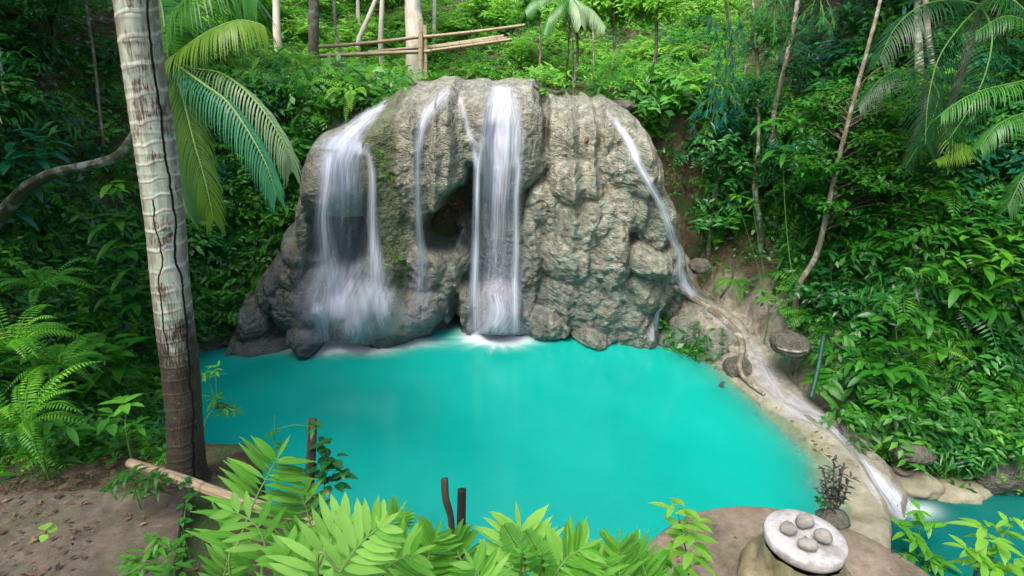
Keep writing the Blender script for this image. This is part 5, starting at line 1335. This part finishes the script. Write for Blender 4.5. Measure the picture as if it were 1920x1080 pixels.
sapling('sapling', 'leaning sapling whose leaves show right of the palm foot', [(375, 830, 4.8), (390, 780, 4.8), (410, 765, 4.8)], [(415, 762, 4.8, 1, .3), (440, 770, 4.8, .8, .3), (400, 750, 4.8, .8, .35), (388, 705, 4.8, .8, .6), (405, 690, 4.8, .6, .7)], .14, .03, 'leaf', 6, .005)
sapling('sapling', 'dark round leaved plant behind the thick dark post', [(600, 960, 4.3), (610, 900, 4.3), (620, 860, 4.3)], [(622, 858, 4.3, 1, .4), (605, 835, 4.3, .9, .35), (640, 885, 4.3, 1, .4), (600, 880, 4.3, 1, .3), (625, 905, 4.3, 1, .3)], .11, .055, 'leafdark', 7, .005)
sapling('flowering_plant', 'slim flowering plant with pink and yellow buds among ginger leaves', [(520, 900, 4.1), (515, 840, 4.1), (516, 778, 4.1)], [(510, 812, 4.1, .6, .5), (520, 835, 4.1, .7, .5), (495, 850, 4.1, .7, .5), (590, 800, 4.1, .8, .4)], .10, .03, 'leaf', 8, .004, cat='flower')
# glossy rosettes on the right bank
sapling('sapling', 'bright glossy sapling at the right edge above the fern bank', [(1850, 640, 6.6), (1845, 540, 6.5), (1850, 460, 6.4), (1860, 430, 6.4)],
        [(1860, 425, 6.3, 1.1, .75), (1830, 440, 6.3, 1.1, .7), (1900, 450, 6.3, 1.1, .7), (1790, 490, 6.3, 1.1, .65), (1850, 490, 6.2, 1.2, .7), (1900, 520, 6.2, 1.1, .65), (1760, 510, 6.3, 1., .6), (1810, 540, 6.3, 1.1, .6), (1880, 480, 6.2, 1.1, .8), (1920, 560, 6.3, 1.1, .6)], .20, .06, 'leaf', 9, .008, n=8)
sapling('sapling', 'leafy sapling in the middle of the right bank with broad hanging leaves', [(1690, 800, 8.2), (1685, 700, 8.1), (1680, 620, 8.0), (1670, 580, 8.0)],
        [(1665, 570, 7.9, 1., .45), (1700, 600, 7.9, 1.1, .5), (1640, 610, 7.9, 1., .4), (1720, 640, 7.9, 1.2, .5), (1660, 650, 7.9, 1.2, .4), (1700, 690, 7.8, 1.3, .5), (1650, 700, 7.8, 1.2, .4), (1740, 600, 7.9, 1.1, .5), (1720, 720, 7.8, 1.1, .45), (1760, 660, 7.8, 1, .5)], .21, .075, 'leaf', 10, .009, n=8)
sapling('sapling', 'slender sapling with pale rosettes left of the leaning tree', [(1500, 560, 10.), (1480, 480, 9.9), (1470, 300, 9.8), (1500, 230, 9.8)],
        [(1480, 220, 9.6, 1.1, .5), (1520, 200, 9.6, 1.1, .5), (1460, 290, 9.6, 1., .4), (1490, 300, 9.6, 1., .45), (1440, 230, 9.6, 1., .4), (1550, 230, 9.6, 1., .45)], .30, .09, 'leaf', 11, .012, n=7)
sapling('sapling', 'rosette leaved sapling low on the slope right of the bent tree', [(1440, 600, 10.6), (1440, 560, 10.5)], [(1440, 555, 10.4, 1, .5), (1410, 380, 10.4, .8, .5), (1380, 370, 10.4, .8, .5)], .25, .07, 'leaf', 12, .01)
sapling('sapling', 'sapling with a starry rosette under the leaning tree', [(1558, 560, 8.8), (1558, 500, 8.7), (1555, 470, 8.7)], [(1555, 468, 8.6, 1, .5), (1600, 400, 8.6, .9, .45), (1640, 510, 8.6, .9, .5)], .26, .07, 'leafdark', 13, .008)
for i, (px, py, s, mt, lab) in enumerate([(1800, 810, 1.0, 'fern', 'bright fern drooping at the lower right bank foot'), (1885, 830, 1.2, 'fern', 'large fern at the lower right edge of the bank'), (1745, 865, .7, 'fern', 'small fern over the exposed forked root'),
        (1480, 690, .8, 'leafteal', 'bluish fern left of the green bamboo pipe'), (1620, 560, .9, 'fern', 'fern in the middle of the right bank'), (1900, 720, 1.0, 'fern', 'fern at the right edge of the bank')]):
    h = gp(px, py-25)
    plant('fern', i, tuple(h+Vector((-.05, -.1, .05))), s*.95, i*1.3, 'fern', lab, 'fern', None, mt, (-.2, -.5, .8))
# purple cordyline on the platform corner
r = random.Random(8)
cb = P(1563, 968, 7.0); cb = Pz(1563, 968, PZ)
e = empty('purple_cordyline', tuple(cb)); tag(e, 'upright purple and green leafed plant at the edge of the platform', 'plant'); gl, gs = Geo(), Geo()
tC = depth_of(cb)
for (x1, y1) in ((1545, 885), (1563, 862), (1580, 880), (1592, 900), (1540, 915), (1570, 920)):
    q = P(x1, y1, tC-.02); tube(gs, [cb, cb.lerp(q, .5)+Vector(((x1-1563)*.001, 0, 0)), q], [.012, .009, .006], 6, .4, False)
    for s in (.45, .62, .8, 1.0):
        rosette(gl, cb.lerp(q, s), r, 6, .11, .024, .2+.4*s, up=.5, droop=.5)
finish(e, gl, gs, 'purple', 'twig')
boulder(tuple(Pz(1562, 972, PZ+.0)), .2, .16, .09, .2, 'small heap of dark soil stones round the purple plant', 'rock', .3, sub=3)
sapling('seedling', 'small green seedling left of the purple plant', [(1538, 950, tC-.1), (1535, 935, tC-.1)], [(1535, 935, tC-.1, 1, .3), (1545, 945, tC-.1, .8, .3)], .07, .03, 'leafdark', 14, .004, ground=False, cat='seedling')
# ---- ginger and other plants that frame the bottom of the picture
def ginger(label, stem, n, L, W, tint, seed, mat='ginger', spread=1.15, name='ginger_plant', cat='ginger plant', group=None, stemr=.009, base_s=.25, fan=.0, droop=.55, pair=False, tipleaf=True, dtmax=1.0):
    """arching stem with two rows of long blades"""
    r = random.Random(seed); pts = W3(stem)
    b = on_ground(pts[0].x, pts[0].y)
    L *= .76; W *= .64; stemr *= .7; n = int(n*1.45)
    e = empty(name, tuple(b if b.z < pts[0].z else pts[0])); tag(e, label, cat, group); gl, gs = Geo(), Geo()
    if b.z < pts[0].z-.05: pts = [b]+pts; extra = 1
    C = catmull([tuple(p) for p in pts], 10); m = len(C); k0 = 10 if b.z < W3(stem)[0].z-.05 else 0
    tube(gs, C, np.linspace(stemr, stemr*.35, m), 7, .6, False)
    view = nrmz(np.array(P(*stem[-1])-CAM))
    for i in range(n):
        s = base_s+(1-base_s)*i/(n-1); f = k0+s*(m-1-k0); a = int(min(f, m-2)); q = C[a]+(C[a+1]-C[a])*(f-a); t_ = nrmz(C[a+1]-C[a])
        x = nrmz(np.cross(t_, -view))
        for sd in ((-1, 1) if pair else ((1,) if i % 2 else (-1,))):
            ang = spread*(1.05-.42*s)*r.uniform(.85, 1.12)
            d = t_*math.cos(ang)+x*sd*math.sin(ang)-view*r.uniform(-.15, .35)
            ll = L*(math.sin(math.pi*(.22+.62*s))**.6)*r.uniform(.88, 1.1)
            leaf(gl, q, d, -view+UP*.5+rdir(r)*.2, ll, W*r.uniform(.85, 1.1), 'lance', .3, droop*r.uniform(.5, 1.2), min(1, max(0, tint-.10+r.gauss(0, .17))), .14)
    if tipleaf: leaf(gl, C[-1], nrmz(C[-1]-C[-4]), -view+UP*.4, L*.6, W*.6, 'lance', .5, .1, min(1, tint+.1))
    finish(e, gl, gs, mat, 'palestem'); return e
ginger('tall ginger stem whose comb of yellow green blades covers the thick post', [(432, 1080, 2.5), (448, 1015, 2.5), (475, 945, 2.5), (500, 895, 2.5), (518, 862, 2.5)], 12, .27, .046, .55, 1, spread=1.6, base_s=.12, pair=True, droop=1.1)
ginger('big pale ginger plant with broad blades at the bottom left of centre', [(560, 1200, 1.9), (585, 1100, 1.85), (610, 1035, 1.8), (650, 985, 1.8)], 8, .20, .05, 1.0, 2, spread=1.45, droop=.9, pair=True, base_s=.1)
ginger('pale ginger stem reaching right with wide overlapping blades', [(600, 1140, 1.75), (640, 1070, 1.7), (675, 1020, 1.7), (710, 990, 1.7)], 6, .17, .05, .95, 3, spread=1.2, pair=True)
ginger('ginger plant with leaves hanging toward the slab gap', [(500, 1130, 2.1), (500, 1040, 2.1), (480, 985, 2.1), (440, 960, 2.1)], 8, .17, .045, .7, 4, spread=1.2)
ginger('upright ginger shoot between the pale plant and the posts', [(690, 1120, 2.6), (705, 1060, 2.6), (725, 1000, 2.6), (745, 965, 2.6)], 9, .17, .034, .7, 5, spread=1.05, pair=True)
ginger('low ginger fan in front of the crooked post', [(800, 1150, 2.3), (800, 1080, 2.3), (805, 1040, 2.3), (815, 1010, 2.3)], 9, .19, .042, .55, 6, spread=1.35, pair=True)
ginger('ginger fan right of the black post', [(880, 1150, 2.3), (875, 1080, 2.3), (860, 1040, 2.3), (850, 1015, 2.3)], 8, .17, .04, .5, 7, spread=1.4, pair=True)
ginger('bright ginger crown spreading wide white green blades at bottom centre', [(985, 1160, 2.2), (985, 1090, 2.2), (980, 1040, 2.2), (975, 1000, 2.2)], 8, .27, .055, 1.12, 8, spread=1.2, pair=True, base_s=.2)
ginger('dark ginger leaves low under the bright crown', [(1010, 1180, 2.1), (1030, 1100, 2.1), (1060, 1050, 2.1), (1090, 1030, 2.1)], 8, .2, .05, .45, 9, spread=1.3, pair=True)
ginger('ginger stem with tall finger blades left of the small sapling', [(1175, 1170, 2.4), (1165, 1100, 2.4), (1160, 1060, 2.4), (1160, 1030, 2.4)], 9, .2, .036, .62, 10, spread=1.0, pair=True)
ginger('ginger blades pointing up at the platform edge', [(1235, 1170, 2.5), (1220, 1110, 2.5), (1205, 1060, 2.5), (1190, 1030, 2.5)], 7, .18, .034, .5, 11, spread=1.1, pair=True)
ginger('short ginger plant in the corner below the pale blades', [(640, 1200, 1.9), (680, 1110, 1.9), (730, 1060, 1.9), (770, 1040, 1.9)], 8, .2, .045, .6, 12, spread=1.2, pair=True)
ginger('ginger plant cut by the bottom edge under the slabs', [(520, 1250, 1.9), (530, 1150, 1.9), (560, 1080, 1.9), (540, 1040, 1.9)], 8, .2, .05, .7, 13, spread=1.2, pair=True)
ginger('ginger plant cut by the bottom edge beneath the two middle posts', [(930, 1250, 1.9), (920, 1150, 1.9), (905, 1095, 1.9), (890, 1065, 1.9)], 8, .17, .04, .5, 14, spread=1.3, pair=True)
ginger('ginger plant cut by the bottom edge right of the bright crown', [(1090, 1250, 2.1), (1100, 1150, 2.1), (1110, 1100, 2.1), (1120, 1060, 2.1)], 8, .2, .04, .55, 15, spread=1.2, pair=True)
# ladder ferns in the front
def ladder(label, pts, ln, pairs, tint, seed):
    gl, gs = Geo(), Geo(); p3 = W3(pts); b = on_ground(p3[0].x, p3[0].y); e = empty('fern', tuple(b)); tag(e, label, 'fern')
    r = random.Random(seed); C = catmull([tuple(b)]+[tuple(p) for p in p3], 10); m = len(C); tube(gs, C, np.linspace(.005, .002, m), 5, .3, False)
    view = nrmz(np.array(p3[-1]-CAM))
    for i in range(pairs):
        s = i/(pairs-1); f = 12+s*(m-14); a = int(f); q = C[a]+(C[a+1]-C[a])*(f-a); t_ = nrmz(C[a+1]-C[a]); x = nrmz(np.cross(t_, -view))
        for sd in (-1, 1): leaf(gl, q, x*sd+t_*.25, -view, ln*(math.sin(math.pi*(.25+.7*s))**.7)*r.uniform(.9, 1.1), .013, 'quick', .3, .3, min(1, max(0, tint+r.gauss(0, .06))))
    finish(e, gl, gs, 'fern')
ladder('ladder fern frond in front of the bright ginger crown', [(975, 1120, 2.0), (985, 1060, 2.0), (960, 1010, 2.0), (945, 985, 2.0)], .055, 34, .5, 1)
ladder('ladder fern frond standing at the bottom centre', [(1010, 1120, 2.05), (1020, 1070, 2.05), (1000, 1020, 2.05), (985, 995, 2.05)], .05, 30, .45, 2)
ladder('ladder fern frond curling at the bottom left of the posts', [(760, 1140, 2.1), (745, 1080, 2.1), (720, 1040, 2.1), (680, 1020, 2.1)], .05, 30, .4, 3)
sapling('sapling', 'small red stemmed sapling in front of the platform edge', [(1290, 1090, 2.9), (1288, 1040, 2.9), (1278, 1000, 2.9), (1272, 960, 2.9)],
        [(1272, 955, 2.9, 1.0, .75), (1282, 992, 2.9, 1.1, .65), (1300, 985, 2.9, .9, .7), (1285, 1020, 2.9, 1.1, .6), (1270, 1045, 2.9, 1.0, .6), (1300, 1050, 2.9, 1., .6)], .12, .032, 'leaflime', 21, .004, stem_mat='twig', n=6, droop=.5)
sapling('sapling', 'low seedling cluster at the foot of the red stemmed sapling', [(1245, 1110, 2.8), (1240, 1075, 2.8)], [(1240, 1060, 2.8, 1, .5), (1215, 1050, 2.8, 1, .55), (1265, 1075, 2.8, 1, .5), (1225, 1080, 2.8, .8, .5), (1200, 1030, 2.8, .6, .5)], .08, .03, 'leaf', 22, .004)
sapling('seedling', 'narrow leaved seedling at the bottom left edge of the slab', [(290, 1110, 3.0), (290, 1060, 3.0), (285, 1035, 3.0)], [(285, 1030, 3., 1, .6), (260, 1050, 3., 1, .6), (315, 1045, 3., 1, .6), (300, 1015, 3., .8, .65), (275, 1070, 2.9, 1, .6), (330, 1065, 2.9, 1, .55), (240, 1072, 2.9, .8, .6)], .10, .022, 'leaf', 23, .003, n=8)
sapling('seedling', 'dark ferny seedling spilling over the back edge of the slab', [(250, 905, 3.85), (250, 890, 3.85)], [(250, 885, 3.8, 1, .3), (225, 895, 3.8, 1, .3), (280, 900, 3.8, 1, .35), (265, 915, 3.75, 1, .35), (300, 895, 3.8, .8, .3), (290, 920, 3.75, .9, .3), (210, 912, 3.8, .8, .3)], .11, .020, 'leaf', 24, .003, n=9, droop=.9)
sapling('seedling', 'round leaved weeds growing in the gap between the slabs', [(345, 1000, 3.4), (345, 985, 3.4)], [(345, 975, 3.4, 1, .5), (350, 950, 3.5, 1, .4), (340, 1010, 3.3, 1, .5), (335, 1040, 3.2, 1, .5), (355, 930, 3.6, .9, .35), (358, 995, 3.4, .8, .4)], .05, .028, 'leaf', 25, .003, n=6)
sapling('seedling', 'single lime seedling with three round leaves on the slab', [(85, 1002, 3.0), (85, 998, 3.0)], [(85, 998, 2.99, 1, .8)], .055, .045, 'leaflime', 26, .002, n=3, up=.15, droop=.2, ground=False)
sapling('seedling', 'round leaved weed at the foot of the palm beside the pole', [(340, 905, 3.85), (340, 897, 3.85)], [(325, 898, 3.8, 1, .3), (345, 905, 3.75, 1, .3), (360, 912, 3.75, 1, .3)], .05, .035, 'leafdark', 27, .003, n=4)
sapling('potted_plant', 'variegated shrub at the bottom right edge of the platform', [(1725, 1060, 5.9), (1725, 1010, 5.9), (1722, 980, 5.9)], [(1722, 965, 5.9, 1, .7), (1700, 990, 5.9, 1, .6), (1745, 985, 5.9, 1, .7), (1715, 1015, 5.8, 1, .6), (1740, 1040, 5.8, 1, .5), (1760, 1060, 5.8, 1, .5), (1700, 1040, 5.8, .9, .4), (1730, 1070, 5.8, 1, .5)], .16, .05, 'leaf', 28, .008, n=7, cat='shrub')
sapling('sapling', 'bright leaves of a sapling in the bottom right corner', [(1880, 1180, 3.9), (1870, 1080, 3.9), (1860, 1030, 3.9)], [(1850, 1000, 3.9, 1, .75), (1820, 1020, 3.9, .9, .7), (1890, 1010, 3.9, 1, .7), (1870, 1050, 3.9, 1.1, .65), (1910, 1060, 3.9, 1.1, .7), (1840, 1060, 3.9, .9, .6), (1900, 980, 3.9, .7, .8)], .18, .045, 'leaflime', 29, .006, ground=False)
# blurred grassy fern at the left edge, near the camera
for i, (px, py, t_, lab) in enumerate([(-10, 560, 4.3, 'feathery fern near the left edge, upper of the close pair'), (10, 700, 4.0, 'feathery fern near the left edge, lower of the close pair'), (90, 610, 5.2, 'feathery fern left of the sapling rosettes'), (60, 470, 5.8, 'feathery fern under the mossy branch')]):
    c = P(px, py, t_); b = on_ground(c.x, c.y)
    plant('fineferny', i, (c.x, c.y, max(b.z, c.z-.45)), .95, i*2.1, 'fern', lab, 'fern', None, 'fern')
# single fallen leaves lying on the wet rock
for px, py, mt, s, lab in [(1106, 258, 'red', .10, 'reddish fallen leaf stuck to the pale rock right of centre'), (1132, 259, 'yellow', .06, 'tiny yellow leaf on the right of the rock wall'), (1157, 270, 'red', .07, 'small dark red leaf near the narrow cascade'), (847, 238, 'yellow', .07, 'yellow leaf on the rock between the thin and central falls'),
                           (932, 142, 'yellow', .16, 'large yellow leaf standing at the crest above the central falls'), (663, 430, 'red', .10, 'rusty leaf inside the cave behind the left waterfall'), (1347, 722, 'bark3', .11, 'dark oval leaf in the shallows by the weir')]:
    h = scene_hit(px, py)
    if h is None: continue
    g = Geo(); z = np.array(h[2]); d = np.cross(z, [0.3, 1, .4]); leaf(g, (0, 0, 0), d, z, s*1.6, s, 'oval', .2, .1, .5)
    p_ = h[0]+h[2]*.02
    if mt == 'bark3': p_ = Pz(px, py, .03)
    tag(g.build('fallen_leaf', M[mt], loc=tuple(p_)), lab, 'leaf')
# little ferns rooted on the rock wall
for i, (px, py) in enumerate([(712, 288), (716, 305), (722, 327), (712, 340), (738, 330), (730, 470), (745, 485), (760, 500), (720, 500), (740, 560)]):
    h, n = hit(px, py, BW)
    plant('fern', i, tuple(h), .22, i*1.1, 'rock_fern', 'tiny fern rooted on the mossy rock column', 'fern', 'tiny ferns on the rock wall', 'fern', (0, -1, .5))

rf_ = random.Random(4)
for i, (x, y, t_, tn) in enumerate([(650, 1000, 2.5, .5), (770, 1020, 2.5, .7), (835, 1050, 2.3, .4), (930, 1040, 2.4, .5), (1050, 1045, 2.4, .75), (1140, 1055, 2.5, .45), (1215, 1065, 2.6, .6), (590, 930, 2.9, .35), (540, 1010, 2.5, .4), (410, 1030, 2.7, .55)]):
    dx = rf_.uniform(-45, 45)
    ginger('slim ginger shoot number', [(x, y+130, t_), (x+dx*.2, y+70, t_), (x+dx*.6, y+25, t_), (x+dx, y, t_)], 8, .19, .045, tn, 60+i, spread=rf_.uniform(1.0, 1.4), pair=True)['label'] = ['slim ginger shoot behind the big pale ginger plant', 'slim ginger shoot left of the crooked post', 'slim dark ginger shoot under the two middle posts', 'slim ginger shoot left of the bright crown', 'slim bright ginger shoot right of the bright crown', 'slim dark ginger shoot between the bright crown and the red stemmed sapling', 'slim ginger shoot just left of the red stemmed sapling', 'slim dark ginger shoot beside the thick dark post', 'slim ginger shoot under the fallen bamboo pole', 'slim ginger shoot in the gap right of the large slab'][i]
# ================================================================ CAMERA, LIGHT
cam = bpy.data.cameras.new('camera'); co_ = bpy.data.objects.new('camera', cam); COL.objects.link(co_)
cam.sensor_width = 36; cam.lens = F/1920*36; cam.clip_end = 500; cam.clip_start = .05
co_.location = CAM; co_.rotation_euler = (math.radians(90)-PITCH, 0, 0); SC.camera = co_
EL, AZ = math.radians(60), math.radians(212)      # azimuth measured clockwise from +y
w = bpy.data.worlds.new('World'); SC.world = w; w.use_nodes = True
nt = w.node_tree; nt.nodes.clear()
sky = nt.nodes.new('ShaderNodeTexSky'); sky.sky_type = 'NISHITA'; sky.sun_disc = False
sky.sun_elevation = EL; sky.sun_rotation = AZ; sky.air_density = 1.3; sky.dust_density = 4
bg = nt.nodes.new('ShaderNodeBackground'); bg.inputs[1].default_value = .15
ow = nt.nodes.new('ShaderNodeOutputWorld'); nt.links.new(sky.outputs[0], bg.inputs[0]); nt.links.new(bg.outputs[0], ow.inputs[0])
sd = bpy.data.lights.new('sun', 'SUN'); sd.energy = SUN_E; sd.angle = math.radians(30); sd.color = (1, .96, .88)
so = bpy.data.objects.new('sun', sd); COL.objects.link(so)
dv = Vector((math.sin(AZ)*math.cos(EL), math.cos(AZ)*math.cos(EL), math.sin(EL)))
so.rotation_euler = dv.to_track_quat('Z', 'Y').to_euler()
SC.view_settings.view_transform = 'Standard'; SC.view_settings.look = 'None'
SC.view_settings.exposure = EXPO; SC.view_settings.gamma = 1
SC.render.engine = 'CYCLES'; cy = SC.cycles
cy.use_denoising = True; cy.max_bounces = 7; cy.diffuse_bounces = 4; cy.transparent_max_bounces = 24
cy.transmission_bounces = 4; cy.glossy_bounces = 2; cy.caustics_reflective = False; cy.caustics_refractive = False
cy.use_adaptive_sampling = True; cy.adaptive_threshold = .02
